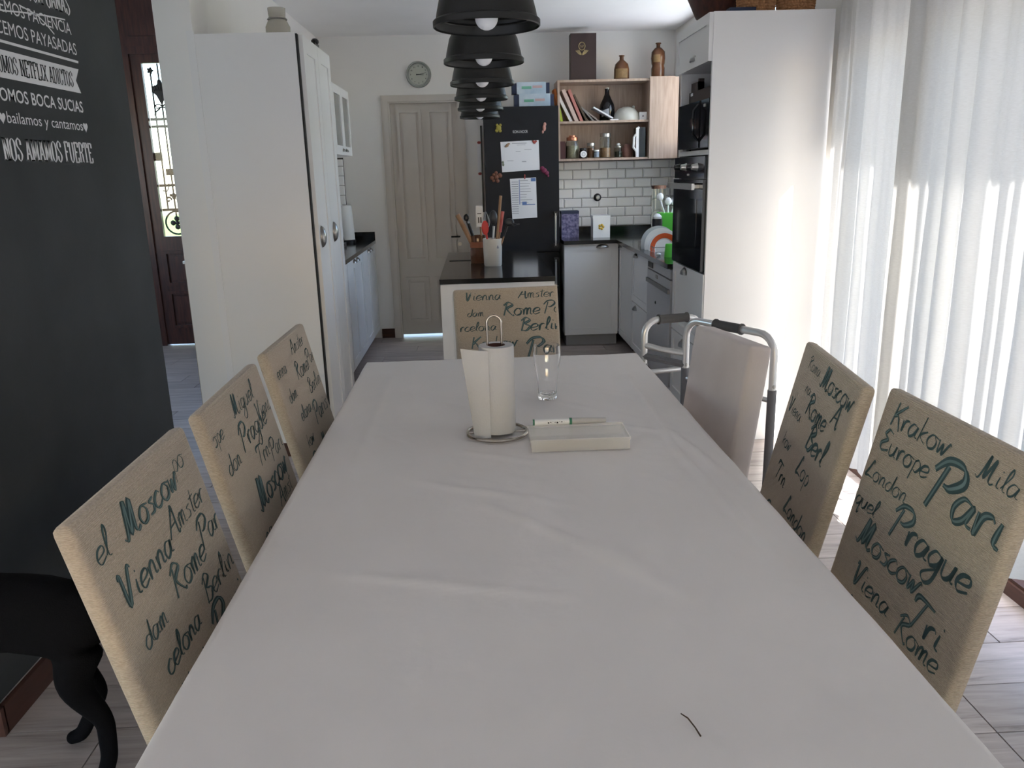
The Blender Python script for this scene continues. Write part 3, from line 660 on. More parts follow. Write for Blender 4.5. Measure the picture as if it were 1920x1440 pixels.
# packs on the fridge
BLUEP = mat('pale_blue_pack', (.35, .47, .58), .4, col2=(.55, .62, .68), vscale=9); NAVY = mat('navy_pack_end', (.02, .03, .07), .5)
for i, (x0, x1, z0, z1, yy, lb) in enumerate(((.335, .66, 1.972, 2.075, 6.93, 'light blue roll pack lying on the fridge, lower of two'), (.32, .63, 2.078, 2.17, 6.98, 'light blue roll pack on the fridge, upper of two'))):
    t = thing('bag_roll_pack', ((x0+x1)/2, yy+.05, z0), lb, 'pack', 'blue packs on the fridge')
    MB().box(x0+.04, x1-.03, yy, yy+.12, z0, z1).build('wrapper', BLUEP, t, bevel=.018, seg=3, smooth=True)
    MB().box(x0, x0+.045, yy+.006, yy+.115, z0+.004, z1-.006).build('end_cap', NAVY, t, bevel=.012)
    MB().box(x1-.035, x1, yy+.006, yy+.115, z0+.004, z1-.006).build('end_cap', NAVY, t, bevel=.012)
    MB().box(x0+.08, x0+.16, yy-.001, yy+.001, z0+.04, z0+.06).build('green_print', mat('green_print', (.15, .4, .28), .6), t)
    MB().box(x0+.17, x0+.25, yy-.001, yy+.001, z0+.045, z0+.065).build('pink_print', mat('pink_print', (.5, .35, .35), .6), t)

# right-hand base run
def base(label, x0, x1, y0, y1, zt=.87):
    t = thing('base_cabinet', ((x0+x1)/2, (y0+y1)/2, 0), label, 'cabinet')
    MB().box(x0, x1, y0, y1, .10, zt).build('body', WHITE, t); return t
bc = base('white base cabinet with one door right of the fridge', .712, 1.165, 6.74, 7.39)
dr = shaker(bc, 'door', (.712, 6.74, .105), (1, 0, 0), (0, -1, 0), .453, .765, rail=.055)
cup_handle(dr, (1.03, 6.72, .835), (0, -1, 0), (1, 0, 0), (0, 0, 1), W=.10, H=.03)
MB().box(.73, 1.165, 6.80, 7.38, 0, .10).build('plinth', mat('grey_plinth', (.36, .36, .36), .4), bc)
cc = base('narrow white corner base cabinet between sink run and back run', 1.19, 1.74, 6.155, 7.38)
dr = shaker(cc, 'door', (1.19, 6.155, .105), (0, 1, 0), (-1, 0, 0), .56, .765, rail=.05)
cup_handle(dr, (1.17, 6.62, .84), (-1, 0, 0), (0, 1, 0), (0, 0, 1), W=.09, H=.03)
dc = base('white drawer cabinet with two deep drawers beside the dishwasher', 1.19, 1.74, 5.555, 6.15, .70)
MB().box(1.19, 1.208, 5.555, 6.15, .70, .87).build('front_rail', WHITE, dc)
for za, zb in ((.105, .475), (.48, .87)):
    dr = shaker(dc, 'drawer', (1.19, 5.555, za), (0, 1, 0), (-1, 0, 0), .595, zb-za, rail=.05)
    cup_handle(dr, (1.17, 5.98, zb-.045), (-1, 0, 0), (0, 1, 0), (0, 0, 1), W=.09, H=.03)
for t in (cc, dc): MB().box(1.25, 1.72, t.location.y-.27, t.location.y+.27, 0, .10).build('plinth', BROWNWOOD, t)
# dishwasher
SILV = mat('silver_appliance', (.56, .56, .57), .35, metal=.35)
dw = thing('dishwasher', (1.45, 5.2, 0), 'silver white dishwasher under the granite worktop next to the oven tower', 'dishwasher')
MB().box(1.20, 1.74, 4.87, 5.545, .03, .868).build('body', SILV, dw)
MB().box(1.165, 1.199, 4.87, 5.545, .805, .862).build('control_panel', SILV, dw, bevel=.006)
MB().box(1.158, 1.164, 5.36, 5.50, .815, .85).build('display', BLACK, dw)
MB().box(1.165, 1.199, 4.87, 5.545, .12, .795).build('door', SILV, dw, bevel=.008)
MB().box(1.150, 1.164, 4.88, 5.53, .712, .738).build('door_handle', DKSTEEL, dw, bevel=.004)
MB().box(1.160, 1.1645, 5.22, 5.27, .762, .785).build('badge', DKSTEEL, dw)
MB().ball((1.163, 5.27, .60), .011, (.4, 1, 1), 8).build('sticker', BLACK, dw)
for q in ((1.25, 4.93), (1.25, 5.48), (1.68, 4.93), (1.68, 5.48)): MB().cyl((q[0], q[1], 0), .018, .03, 8).build('foot', BLACK, dw)
# worktop right (L)
wt = MB().box(.705, 1.14, 6.69, 7.388, .87, .90)
for q in ((1.14, 1.755, 4.85, 5.60), (1.14, 1.755, 6.12, 7.388), (1.14, 1.21, 5.60, 6.12), (1.60, 1.755, 5.60, 6.12)): wt.box(*q, .87, .90)
wt.box(.705, 1.755, 7.372, 7.388, .90, .962).box(1.738, 1.752, 4.85, 7.37, .90, .962)
tag(wt.build('worktop', GRANITE, origin=(1.2, 7, .87)), 'L-shaped black granite worktop on the right side of the kitchen', 'worktop')

sk = thing('sink', (1.405, 5.86, .71), 'steel sink basin let into the granite worktop under the plates', 'sink')
MB().box(1.21, 1.60, 5.60, 6.12, .71, .715).box(1.21, 1.214, 5.60, 6.12, .715, .90).box(1.596, 1.60, 5.60, 6.12, .715, .90).box(1.214, 1.596, 5.60, 5.604, .715, .90).box(1.214, 1.596, 6.116, 6.12, .715, .90).build('basin', STEEL, sk)
MB().cyl((1.40, 5.86, .715), .035, .003, 20).build('drain', DKSTEEL, sk)

# oven tower
X0, X1, Y0, Y1 = 1.19, 1.735, 4.185, 4.84
tw = thing('oven_tower', (1.45, 4.5, 0), 'tall white cabinet tower housing oven and microwave beside the curtains', 'cabinet')
MB().box(1.178, 1.775, 4.165, 4.185, 0, 2.19).build('side_panel', WHITE, tw)
MB().box(1.19, 1.735, 4.82, 4.84, .08, 2.17).build('side_panel', WHITE, tw)
MB().box(1.72, 1.735, 4.185, 4.82, .08, 2.17).build('back_panel', WHITE, tw)
MB().box(1.19, 1.72, 4.185, 4.82, 1.975, 2.19).build('top_box', WHITE, tw)
MB().box(1.19, 1.72, 4.185, 4.82, 1.525, 1.55).build('shelf', WHITE, tw)
MB().box(1.19, 1.72, 4.185, 4.82, .10, .915).build('drawer_box', WHITE, tw)
MB().box(1.23, 1.72, 4.185, 4.82, 0, .10).build('plinth', BROWNWOOD, tw)
dr = shaker(tw, 'flap_door', (1.19, 4.17, 1.965), (0, 1, 0), (-1, 0, 0), .665, .225, rail=.05)
dr.location.x -= .012
cup_handle(dr, (1.158+.012, 4.47, 2.0), (-1, 0, 0), (0, 1, 0), (0, 0, 1), W=.10, H=.035)
for za, zb, zh in ((.105, .51, .455), (.515, .92, .875)):
    dr = shaker(tw, 'drawer', (1.19, 4.17, za), (0, 1, 0), (-1, 0, 0), .665, zb-za, rail=.05)
    cup_handle(dr, (1.17, 4.55, zh), (-1, 0, 0), (0, 1, 0), (0, 0, 1), W=.10, H=.035)
# oven
ov = thing('oven', (1.4, 4.5, .93), 'black glass built-in oven with knobs and steel bar handle', 'oven')
MB().box(1.20, 1.70, 4.20, 4.81, .93, 1.52).build('body', BLACK, ov)
MB().box(1.163, 1.199, 4.19, 4.82, 1.405, 1.518).build('control_panel', BLACKGLOSS, ov, bevel=.003)
MB().box(1.158, 1.199, 4.19, 4.82, .93, 1.40).build('door', BLACKGLOSS, ov, bevel=.004)
MB().box(1.1565, 1.159, 4.30, 4.71, 1.0, 1.30).build('window', mat('oven_window', (.02, .024, .028), .05), ov)
hd = MB().box(1.115, 1.13, 4.25, 4.79, 1.35, 1.382).build('handle', STEEL, ov, bevel=.003)
for a in (4.27, 4.76): MB().box(1.13, 1.16, a, a+.015, 1.357, 1.375).build('handle_post', STEEL, ov)
for a in (4.33, 4.43, 4.56, 4.70): MB().lathe([(0, -.03), (.014, -.03), (.019, -.004), (.022, -.001), (.022, 0), (0, 0)], (1.163, a, 1.465), 16, 'x').build('knob', STEEL if a in (4.33, 4.56) else BLACKGLOSS, ov, smooth=True)
MB().box(1.161, 1.1635, 4.49, 4.53, 1.42, 1.43).build('display', STEEL, ov)
# microwave
mw = thing('microwave', (1.4, 4.5, 1.55), 'black microwave oven standing in the tower above the oven', 'microwave')
MB().box(1.20, 1.60, 4.205, 4.80, 1.56, 1.80).build('case', BLACK, mw, bevel=.006)
MB().box(1.175, 1.20, 4.37, 4.80, 1.562, 1.798).build('door', BLACKGLOSS, mw, bevel=.006)
MB().box(1.1725, 1.1755, 4.43, 4.77, 1.60, 1.75).build('door_window', mat('oven_window', (.02, .024, .028), .05), mw)
MB().tube([(1.175, 4.385, 1.60), (1.150, 4.385, 1.63), (1.148, 4.385, 1.70), (1.150, 4.385, 1.75), (1.175, 4.385, 1.78)], .007).build('handle', BLACKGLOSS, mw, smooth=True)
MB().box(1.18, 1.20, 4.205, 4.365, 1.562, 1.798).build('control_panel', BLACKGLOSS, mw)
MB().box(1.177, 1.181, 4.27, 4.30, 1.762, 1.776).build('badge', STEEL, mw)
for q in ((1.23, 4.23), (1.23, 4.77), (1.57, 4.23), (1.57, 4.77)): MB().cyl((q[0], q[1], 1.55), .012, .01, 8).build('foot', BLACK, mw)
DKB = mat('dark_brown_box', (.045, .028, .025), .6)
t = thing('box_tray', (1.42, 4.5, 1.80), 'dark brown box with a cut-out lying on the microwave', 'box')
MB().box(1.215, 1.60, 4.25, 4.74, 1.80, 1.865).build('body', DKB, t)
MB().box(1.23, 1.26, 4.60, 4.755, 1.865, 1.915).box(1.23, 1.26, 4.60, 4.62, 1.865, 1.93).build('raised_edge', DKB, t)
MB().box(1.213, 1.216, 4.66, 4.70, 1.845, 1.86).build('white_tag', PAPER, t)

# wicker baskets and dark things on the tower
WICK = mat('wicker', (.42, .22, .10), .8, col2=(.26, .12, .05), vscale=60); WICK2 = mat('dark_wicker', (.12, .05, .025), .8, var=.5, vscale=40)
def basket(label, cx, cy, rx, ry, h):
    t = thing('wicker_basket', (cx, cy, 2.192), label, 'basket', 'wicker baskets on the oven tower'); n = 36
    MB().lathe([(0, .004), (.9, .004), (.9, .0), (0, 0)], (0, 0, 0), 24).build('base', WICK, t, local=True).scale = (rx, ry, 1)
    for k in range(7):
        z = .008+k*h/7; mb = MB()
        pts = []
        for i in range(n*2):
            a = PI*i/n; s = 1+.03*(1 if (i+k) % 2 else -1); g = .93+.07*k/6
            pts.append((rx*g*s*math.cos(a), ry*g*s*math.sin(a), z))
        mb.tube(pts, h/13, 5, cyclic=True); mb.build('woven_strand', WICK, t, local=True)
    mb = MB()
    for i in range(n//2):
        a = 4*PI*i/n; mb.cyl((rx*.97*math.cos(a), ry*.97*math.sin(a), 0), .0035, h, 5)
    mb.build('stakes', WICK, t, local=True)
    MB().tube([(rx*1.03*math.cos(2*PI*i/40), ry*1.03*math.sin(2*PI*i/40), h) for i in range(40)], .007, 6, cyclic=True).build('rim', WICK, t, local=True)
basket('honey wicker basket on the oven tower, the left one of the pair', 1.425, 4.30, .092, .08, .085)
basket('honey wicker basket on the oven tower, nearest the curtain', 1.625, 4.30, .092, .08, .085)
t = thing('wooden_bowl', (1.30, 4.55, 2.192), 'large dark brown curved wooden bowl behind the wicker baskets', 'bowl')
MB().lathe([(0, 0), (.10, 0), (.17, .04), (.24, .14), (.25, .155), (.23, .15), (.16, .05), (.09, .015), (0, .012)], (0, 0, 0), 32).build('bowl_body', DARKWOOD, t, smooth=True, local=True).scale = (.62, .95, 1)
tag(MB().box(1.27, 1.40, 4.22, 4.285, 2.192, 2.215).build('folded_cloth', NAVY, bevel=.008, origin=(1.33, 4.25, 2.192)), 'folded navy cloth on the front corner of the oven tower', 'cloth')

# open wall shelf unit
sh = thing('wall_shelf_unit', (1.2, 7.24, 1.54), 'pale oak wall unit with two open shelves and one closed door', 'shelf')
T = .018; SX0, SX1, SXD, SY0, SY1, SZ0, SZ1 = .705, 1.72, 1.475, 7.08, 7.395, 1.54, 2.19
MB().box(SX0, SX0+T, SY0, SY1, SZ0, SZ1).build('side_panel', OAK, sh)
MB().box(SX1-T, SX1, SY0, SY1, SZ0, SZ1).build('side_panel', OAK, sh)
MB().box(SXD, SXD+T, SY0, SY1, SZ0+T, SZ1-T).build('divider', OAK, sh)
MB().box(SX0+T, SX1-T, SY0, SY1, SZ1-T, SZ1).build('top_board', OAK, sh)
MB().box(SX0+T, SX1-T, SY0, SY1, SZ0, SZ0+T).build('bottom_board', OAK, sh)
MB().box(SX0+T, SXD, SY0+.01, SY1, 1.845, 1.845+T).build('shelf_board', OAK, sh)
MB().box(SX0+T, SX1-T, SY1-.006, SY1, SZ0+T, SZ1-T).build('back_board', OAK, sh)
MB().box(SXD+.003, SX1, SY0-.02, SY0-.002, SZ0+.003, SZ1+.012).build('door', OAK, sh)
SU, SL = 1.845+T, SZ0+T
def px(u): return .709+(u-1046)*.00482
# books leaning left-top on upper shelf
books = [('orange and lime green book standing at the shelf left end', .752, .02, .27, .17, -12, (.70, .20, .04), (.35, .45, .04)),
         ('white spined book leaning second from the shelf left end', .835, .024, .25, .17, -27, (.62, .58, .56), None),
         ('thick cream book leaning between the white and the rose book', .885, .030, .285, .18, -24, (.55, .42, .36), None),
         ('dusty rose book leaning among the upper shelf books', .925, .024, .28, .17, -23, (.45, .18, .15), None),
         ('dark patterned book leaning last of the tall books', .965, .016, .245, .16, -27, (.07, .05, .03), None),
         ('thin grey booklet leaning low behind the flat white book', 1.02, .012, .16, .15, -42, (.22, .21, .2), None),
         ('brownish grey booklet leaning low under the white book', 1.065, .012, .15, .14, -52, (.25, .2, .18), None)]
for i, (lb, xb, w_, h_, dp, ang, c1, c2) in enumerate(books):
    t = thing('book', (xb, 7.20, SU+.001), lb, 'book', 'books on the upper kitchen shelf')
    a = math.radians(ang)
    MB().box(-w_, 0, -dp/2, dp/2, 0, h_).build('cover', mat('book_cover_%d' % i, c1, .6), t, local=True, bevel=.0015)
    MB().box(-w_+.003, -.003, dp/2-.004, dp/2+.0015, .004, h_+.001).build('page_block', PAPER, t, local=True)
    if c2: MB().box(-w_-.0006, .0006, -dp/2-.001, -dp/2+.06, .001, h_*.5).build('cover_band', mat('book_band', c2, .6), t, local=True)
    t.rotation_euler = (0, a, 0); t.location.z += 0
t = thing('book', (1.175, 7.19, SU+.012), 'white and blue book lying almost flat on the other books', 'book', 'books on the upper kitchen shelf')
MB().box(-.19, 0, -.07, .07, 0, .014).build('cover', mat('book_cover_w', (.6, .62, .68), .5), t, local=True, bevel=.001)
MB().box(-.188, -.002, -.071, -.068, .003, .011).build('page_block', PAPER, t, local=True)
t.rotation_euler = (0, math.radians(29), 0)
tag(MB().box(1.155, 1.225, 7.12, 7.20, SU, SU+.012).build('notepad', PAPER, origin=(1.19, 7.16, SU)), 'small white notepad lying flat before the black bottle', 'notepad')
# growler bottle
t = thing('bottle', (1.15, 7.27, SU), 'large black round-shouldered bottle on the upper kitchen shelf', 'bottle')
MB().lathe([(0, 0), (.060, 0), (.066, .01), (.066, .11), (.06, .14), (.035, .19), (.02, .225), (.018, .255), (.021, .257), (.021, .268), (0, .27)], (1.15, 7.27, SU), 24).build('body', mat('black_bottle_glass', (.008, .008, .01), .08), t, smooth=True)
MB().cyl((1.15, 7.27, SU+.268), .016, .008, 16).build('cap', PLASTIC, t)
MB().grid(8, 3, lambda i, j: Vector((1.15+.0668*math.sin(-.9+1.0*i), 7.27-.0668*math.cos(-.9+1.0*i), SU+.035+.05*j+.02*i))).build('white_emblem', mat('grey_print', (.35, .37, .4), .6), t)
# white teapot-like dish cover
t = thing('dish_cover', (1.31, 7.22, SU), 'white rounded ceramic dome with small handle on the upper shelf', 'crockery')
MB().lathe([(0, .115), (.03, .113), (.07, .098), (.10, .062), (.112, .02), (.11, .0), (.104, 0), (.104, .02), (0, .10)], (0, 0, 0), 28).build('dome', mat('pale_ceramic', (.52, .52, .47), .3), t, smooth=True, local=True)
MB().ball((-.03, -.072, .075), .012, (1, .5, 1), 8).build('dark_spot', BLACK, t, local=True)
MB().ball((.06, 0, .112), .013, (1, 1, 1), 8).build('knob', MATS['pale_ceramic'], t, local=True, smooth=True)
t = thing('small_white_box', (1.445, 7.2, SU), 'small white box with a dark dot beside the shelf door', 'box')
MB().box(1.41, 1.472, 7.15, 7.24, SU, SU+.065).build('body', PLASTIC, t, bevel=.006); MB().ball((1.44, 7.149, SU+.032), .008, (1, .3, 1), 8).build('dot', INK, t)
# lower shelf items
tag(MB().box(.728, .775, 7.13, 7.30, SL, SL+.145).build('dark_tin', mat('dark_maroon_tin', (.06, .02, .02), .4), bevel=.004, origin=(.75, 7.2, SL)), 'dark maroon tin in the left corner of the lower shelf', 'tin')
def jar(label, x, y, r, h, content, ch, lid_m, lid_h, lid_r=None, square=False, name='storage_jar', glass=JARGLASS, z=None):
    z0 = SL if z is None else z
    t = thing(name, (x, y, z0), label, 'jar', 'jars on the lower kitchen shelf' if z is None else None)
    sg = 24
    MB().lathe([(0, 0), (r*.96, 0), (r, .006), (r, h*.86), (r*.86, h*.97), (r*.86, h), (r*.8, h), (r*.8, h*.96), (r*.93, h*.85), (r*.93, .008), (0, .008)], (x, y, z0), sg).build('glass_body', glass, t, smooth=True)
    if content: MB().lathe([(0, .009), (r*.90, .009), (r*.90, h*ch), (0, h*ch+.004)], (x, y, z0), sg).build('contents', content, t, smooth=True)
    lr = lid_r or r*.92
    MB().lathe([(0, h+.001), (lr, h+.001), (lr, h+lid_h*.9), (lr*.93, h+lid_h), (0, h+lid_h)], (x, y, z0), sg).build('lid', lid_m, t, smooth=True)
    return t
OATS = mat('pale_grain', (.42, .38, .26), .8, var=.3, vscale=80); SPICE = mat('brown_spice', (.26, .12, .06), .8, var=.4, vscale=80); TANP = mat('tan_pasta', (.40, .22, .11), .7, var=.4, vscale=60)
t = jar('wide glass jar of pale grain with a copper-coloured lid', .84, 7.2, .058, .15, OATS, .72, COPPER, .03, .05)
MB().cyl((.84, 7.2, SL+.18), .03, .014, 20).build('lid_knob', COPPER, t)
t = thing('spice_jar', (.925, 7.14, SL), 'small dark jar with a round white label on the lower shelf', 'jar', 'jars on the lower kitchen shelf')
MB().lathe([(0, 0), (.03, 0), (.032, .005), (.032, .06), (.026, .07), (0, .07)], (.925, 7.14, SL), 20).build('body', mat('dark_jar', (.03, .02, .015), .1), t, smooth=True)
MB().lathe([(0, .07), (.03, .07), (.03, .085), (0, .088)], (.925, 7.14, SL), 20).build('lid', BLACK, t); MB().lathe([(0, -.003), (.028, -.003), (.028, 0)], (.925, 7.106, SL+.036), 20, 'y').build('label', PLASTIC, t)
MB().lathe([(.012, -.0045), (.015, -.0045), (.015, -.003)], (.925, 7.106, SL+.036), 16, 'y').build('label_ring', INK, t)
jar('brown spice jar with a silver lid on the lower shelf', 1.0, 7.19, .036, .105, SPICE, .8, STEEL, .024)
jar('small white and blue jar before the brown spice jar', 1.04, 7.135, .024, .055, mat('blue_white_label', (.45, .5, .62), .6, var=.4, vscale=50), .9, PLASTIC, .014)
jar('tall glass jar half full of tan pasta with a steel lid', 1.125, 7.19, .05, .175, TANP, .48, STEEL, .03)
t = jar('squat glass jar with a white knob lid on the lower shelf', 1.24, 7.2, .036, .085, mat('dark_herbs', (.06, .06, .04), .8), .6, STEEL, .012)
MB().ball((1.24, 7.2, SL+.11), .017, (1, 1, .8), 12).build('knob', PLASTIC, t, smooth=True)
t = thing('sugar_pot', (1.325, 7.25, SL), 'dusky pink round pot beside the sandwich maker', 'pot')
MB().lathe([(0, 0), (.03, 0), (.042, .03), (.042, .07), (.03, .10), (.02, .112), (0, .115)], (1.325, 7.25, SL), 20).build('body', mat('dusky_pink', (.38, .2, .17), .5), t, smooth=True)
t = thing('sandwich_maker', (1.40, 7.2, SL), 'black and white sandwich maker standing upright beside the shelf door', 'appliance')
MB().box(1.395, 1.455, 7.11, 7.33, SL, SL+.245).build('body', BLACKGLOSS, t, bevel=.015, seg=3, smooth=True)
MB().tube([(1.40, 7.10, SL+.245), (1.383, 7.10, SL+.235), (1.378, 7.10, SL+.195), (1.355, 7.10, SL+.165), (1.352, 7.10, SL+.08), (1.375, 7.10, SL+.05), (1.38, 7.10, SL+.01)], .010, 8).build('handle', PLASTIC, t, smooth=True)
MB().box(1.372, 1.396, 7.09, 7.115, SL+.002, SL+.24).build('white_edge', PLASTIC, t, bevel=.004)
# on top of unit
t = thing('presentation_box', (.93, 7.2, SZ1), 'tall dark brown gift box with gold emblem on the wall unit', 'box')
MB().box(.822, 1.035, 7.12, 7.24, SZ1, 2.555).build('body', mat('dark_brown_leather', (.04, .022, .02), .5), t, bevel=.003)
g = MB(); ex, ez, ey = .915, 2.455, 7.1185
g.tube([(ex+.026*math.cos(2*PI*i/20), ey, ez+.030*math.sin(2*PI*i/20)) for i in range(20)], .003, 5, cyclic=True)
g.tube([(ex-.012, ey, ez+.008), (ex-.006, ey, ez-.012), (ex, ey, ez+.006), (ex+.006, ey, ez-.012), (ex+.012, ey, ez+.008)], .0025, 5)
for k in range(4):
    s = 1-.17*k
    for sg in (-1, 1): g.tube([(ex+sg*.004, ey, ez-.068+.002*k), (ex+sg*.026*s, ey, ez-.060+.004*k), (ex+sg*.052*s, ey, ez-.034+.002*k)], .0028, 5)
g.build('gold_emblem', mat('dull_gold', (.45, .36, .18), .4, metal=.6), t)
GLZ = mat('brown_glazed_ceramic', (.07, .025, .012), .25, col2=(.16, .07, .03), vscale=14); TANL = mat('tan_label', (.32, .2, .09), .6, var=.3, vscale=30)
t = thing('ceramic_bottle', (1.265, 7.22, SZ1), 'short brown glazed bottle with tan front on the wall unit', 'bottle', 'brown ceramic bottles')
MB().lathe([(0, 0), (.062, 0), (.066, .01), (.064, .09), (.055, .13), (.025, .158), (.018, .165), (.018, .19), (.024, .192), (.024, .2), (0, .2)], (1.265, 7.22, SZ1), 24).build('body', GLZ, t, smooth=True)
MB().grid(8, 4, lambda i, j: Vector((1.265+.066*math.sin(-1.0+1.7*i), 7.22-.067*math.cos(-1.0+1.7*i), SZ1+.015+.075*j))).build('label', TANL, t)
t = thing('ceramic_bottle', (1.575, 7.22, SZ1+.0), 'tall brown glazed bottle with pinched waist above the shelf door', 'bottle', 'brown ceramic bottles')
MB().lathe([(0, .002), (.054, .002), (.056, .012), (.056, .09), (.05, .11), (.056, .13), (.06, .17), (.056, .22), (.03, .25), (.016, .258), (.016, .28), (.025, .286), (.022, .292), (0, .292)], (1.575, 7.22, SZ1), 24).build('body', GLZ, t, smooth=True)
MB().grid(8, 4, lambda i, j: Vector((1.575+.061*math.sin(-.9+1.0*i), 7.22-.061*math.cos(-.9+1.0*i), SZ1+.135+.06*j))).build('label', TANL, t)
# wall clock
ck = thing('wall_clock', (-.461, 7.4, 2.292), 'round grey-rimmed wall clock above the cream door', 'clock')
MB().lathe([(0, -.012), (.092, -.012), (.092, 0), (0, 0)], (-.461, 7.4, 2.292), 40, 'y').build('dial', mat('pale_green_dial', (.45, .47, .41), .5), ck)
MB().lathe([(.09, -.014), (.094, -.03), (.103, -.03), (.108, -.012), (.108, 0), (.09, 0)], (-.461, 7.4, 2.292), 40, 'y').build('rim', mat('grey_clock_rim', (.28, .30, .27), .35), ck, smooth=True)
MB().lathe([(.083, -.0135), (.086, -.0135), (.086, -.012)], (-.461, 7.4, 2.292), 40, 'y').build('minute_ring', INK, ck)
cyk = 7.4-.0135
for h in range(1, 13):
    a = PI/2-h*PI/6; cx, cz = -.461+.068*math.cos(a), 2.292+.068*math.sin(a)
    s = str(h); wd = .007*len(s)
    m2 = sans_mesh(s, cx-wd/2, cx+wd/2, cz-.006, .012, lambda v: Vector((v.x, cyk, v.y)), .02); m2.build('numeral', BLACK, ck)
def hand(n, a, L, wd):
    d = Vector((math.cos(a), 0, math.sin(a))); q = Vector((-d.z, 0, d.x)); c = Vector((-.461, cyk-.002, 2.292)); mb = MB()
    mb.prism([c-d*.02-q*wd, c+d*L-q*wd*.4, c+d*L+q*wd*.4, c-d*.02+q*wd], (0, -.001, 0)); mb.build(n, BLACK, ck)
hand('minute_hand', PI/2-PI*2*13/60, .068, .0025); hand('hour_hand', PI/2-PI*2*3.22/12, .045, .0035)
MB().cyl((-.461, cyk-.004, 2.292), .005, .004, 10, 'y').build('hand_hub', BLACK, ck)

# counter things
t = thing('gas_valve', (1.085, 7.383, 1.222), 'round chrome stop valve on the white wall tiles', 'valve')
MB().lathe([(0, -.012), (.02, -.012), (.034, -.003), (.035, 0), (0, 0)], (1.085, 7.383, 1.222), 24, 'y').build('rosette', BLACK, t, smooth=True)
MB().lathe([(0, -.045), (.014, -.044), (.02, -.03), (.016, -.012), (0, -.012)], (1.085, 7.383, 1.222), 20, 'y').build('knob', STEEL, t, smooth=True)
t = thing('patterned_tin', (.80, 7.1, .9), 'navy blue patterned tin on the counter next to the fridge', 'tin')
MB().box(.725, .875, 7.05, 7.19, .9, 1.115).build('body', mat('navy_patterned', (.02, .025, .10), .35, col2=(.28, .26, .42), vscale=45), t, bevel=.004)
MB().box(.723, .877, 7.048, 7.192, 1.10, 1.125).build('lid', NAVY, t, bevel=.004)
t = thing('white_tin', (1.06, 7.02, .9), 'white square tin with a gold flower on the counter', 'tin')
MB().box(.985, 1.13, 6.95, 7.09, .9, 1.075).build('body', PLASTIC, t, bevel=.005); MB().box(.982, 1.133, 6.947, 7.093, 1.06, 1.085).build('lid', PLASTIC, t, bevel=.004)
g = MB()
for k in range(5): g.ball((1.055+.016*math.cos(k*1.257), 6.948, .99+.016*math.sin(k*1.257)), .012, (1, .25, 1), 8)
g.build('gold_flower', mat('gold_paint', (.55, .36, .06), .4, metal=.4), t, smooth=True)
t = thing('storage_canister', (1.50, 6.75, .9), 'tall clear glass canister with brown lid in the kitchen corner', 'canister')
MB().lathe([(0, 0), (.055, 0), (.058, .006), (.058, .40), (.053, .40), (.053, .01), (0, .01)], (1.50, 6.75, .9), 24).build('glass_body', JARGLASS, t, smooth=True)
MB().lathe([(0, .40), (.06, .40), (.06, .425), (0, .428)], (1.50, 6.75, .9), 24).build('lid', mat('brown_lid', (.16, .08, .05), .5), t)
t = thing('cutting_board', (1.60, 5.9, .9), 'orange-brown cutting board leaning beside the window behind the rack', 'board')
MB().box(1.58, 1.595, 5.80, 6.02, .9, 1.25).build('board', mat('orange_wood', (.42, .13, .05), .5), t, bevel=.006)
# dish rack
rk = thing('dish_rack', (1.40, 5.86, .715), 'wire dish drying rack standing in the sink by the oven tower', 'rack')
mb = MB(); rx0, rx1, ry0, ry1, rz0, rz1 = 1.222, 1.588, 5.612, 6.108, .745, .93
for z in (rz0, rz1): mb.tube([(rx0, ry0, z), (rx1, ry0, z), (rx1, ry1, z), (rx0, ry1, z)], .0035, 6, cyclic=True)
mb.build('rim_wires', DKSTEEL, rk)
mb = MB()
for i in range(15): yy = ry0+.02+i*.0386; mb.tube([(rx0, yy, rz1), (rx0, yy, rz0), (rx1, yy, rz0), (rx1, yy, rz1)], .002, 5)
mb.build('cross_wires', DKSTEEL, rk)
for q in ((rx0, ry0), (rx1, ry0), (rx0, ry1), (rx1, ry1)): MB().cyl((q[0], q[1], .715), .006, .03, 8).build('foot', BLACK, rk)
ORNG = mat('orange_plate_band', (.60, .10, .03), .25); WCER = mat('white_ceramic', (.68, .66, .63), .2)
def plate(label, x, y, z, R, m1, m2, tilt=8):
    t = thing('plate', (x, y, z), label, 'plate', 'plates in the dish rack')
    MB().lathe([(0, 0), (R*.55, 0), (R*.62, .008), (R, .02), (R, .025), (R*.6, .013), (R*.54, .006), (0, .006)], (0, 0, R), 36, 'y').build('dish', m1, t, smooth=True, local=True)
    if m2: MB().lathe([(R*.60, -.0005), (R*.64, .0065), (R*.80, .0115), (R*.80, .009), (R*.6, -.002)], (0, 0, R), 36, 'y').build('colour_band', m2, t, smooth=True, local=True)
    t.rotation_euler = (math.radians(tilt), 0, 0); return t
# lathe faces +y side; flip so the eating side faces the camera
def plate2(label, x, y, R, m1, m2, tilt):
    t = thing('plate', (x, y, .80), label, 'plate', 'plates in the dish rack')
    MB().lathe([(0, 0), (R*.55, 0), (R*.62, -.008), (R, -.02), (R, -.024), (R*.6, -.012), (R*.54, -.006), (0, -.006)], (0, 0, R), 40, 'y').build('dish', m1, t, smooth=True, local=True)
    if m2: MB().lathe([(R*.50, -.0010), (R*.56, -.0075), (R*.62, -.0140), (R*.90, -.0215), (R*.90, -.0205), (R*.62, -.0125)], (0, 0, R), 40, 'y').build('colour_band', m2, t, smooth=True, local=True)
    t.rotation_euler = (math.radians(tilt), 0, 0)
plate2('white plate with wide orange band, front one in the dish rack', 1.315, 5.70, .115, WCER, ORNG, -6)
plate2('plain white plate behind the orange banded one', 1.31, 5.78, .125, WCER, None, -6)
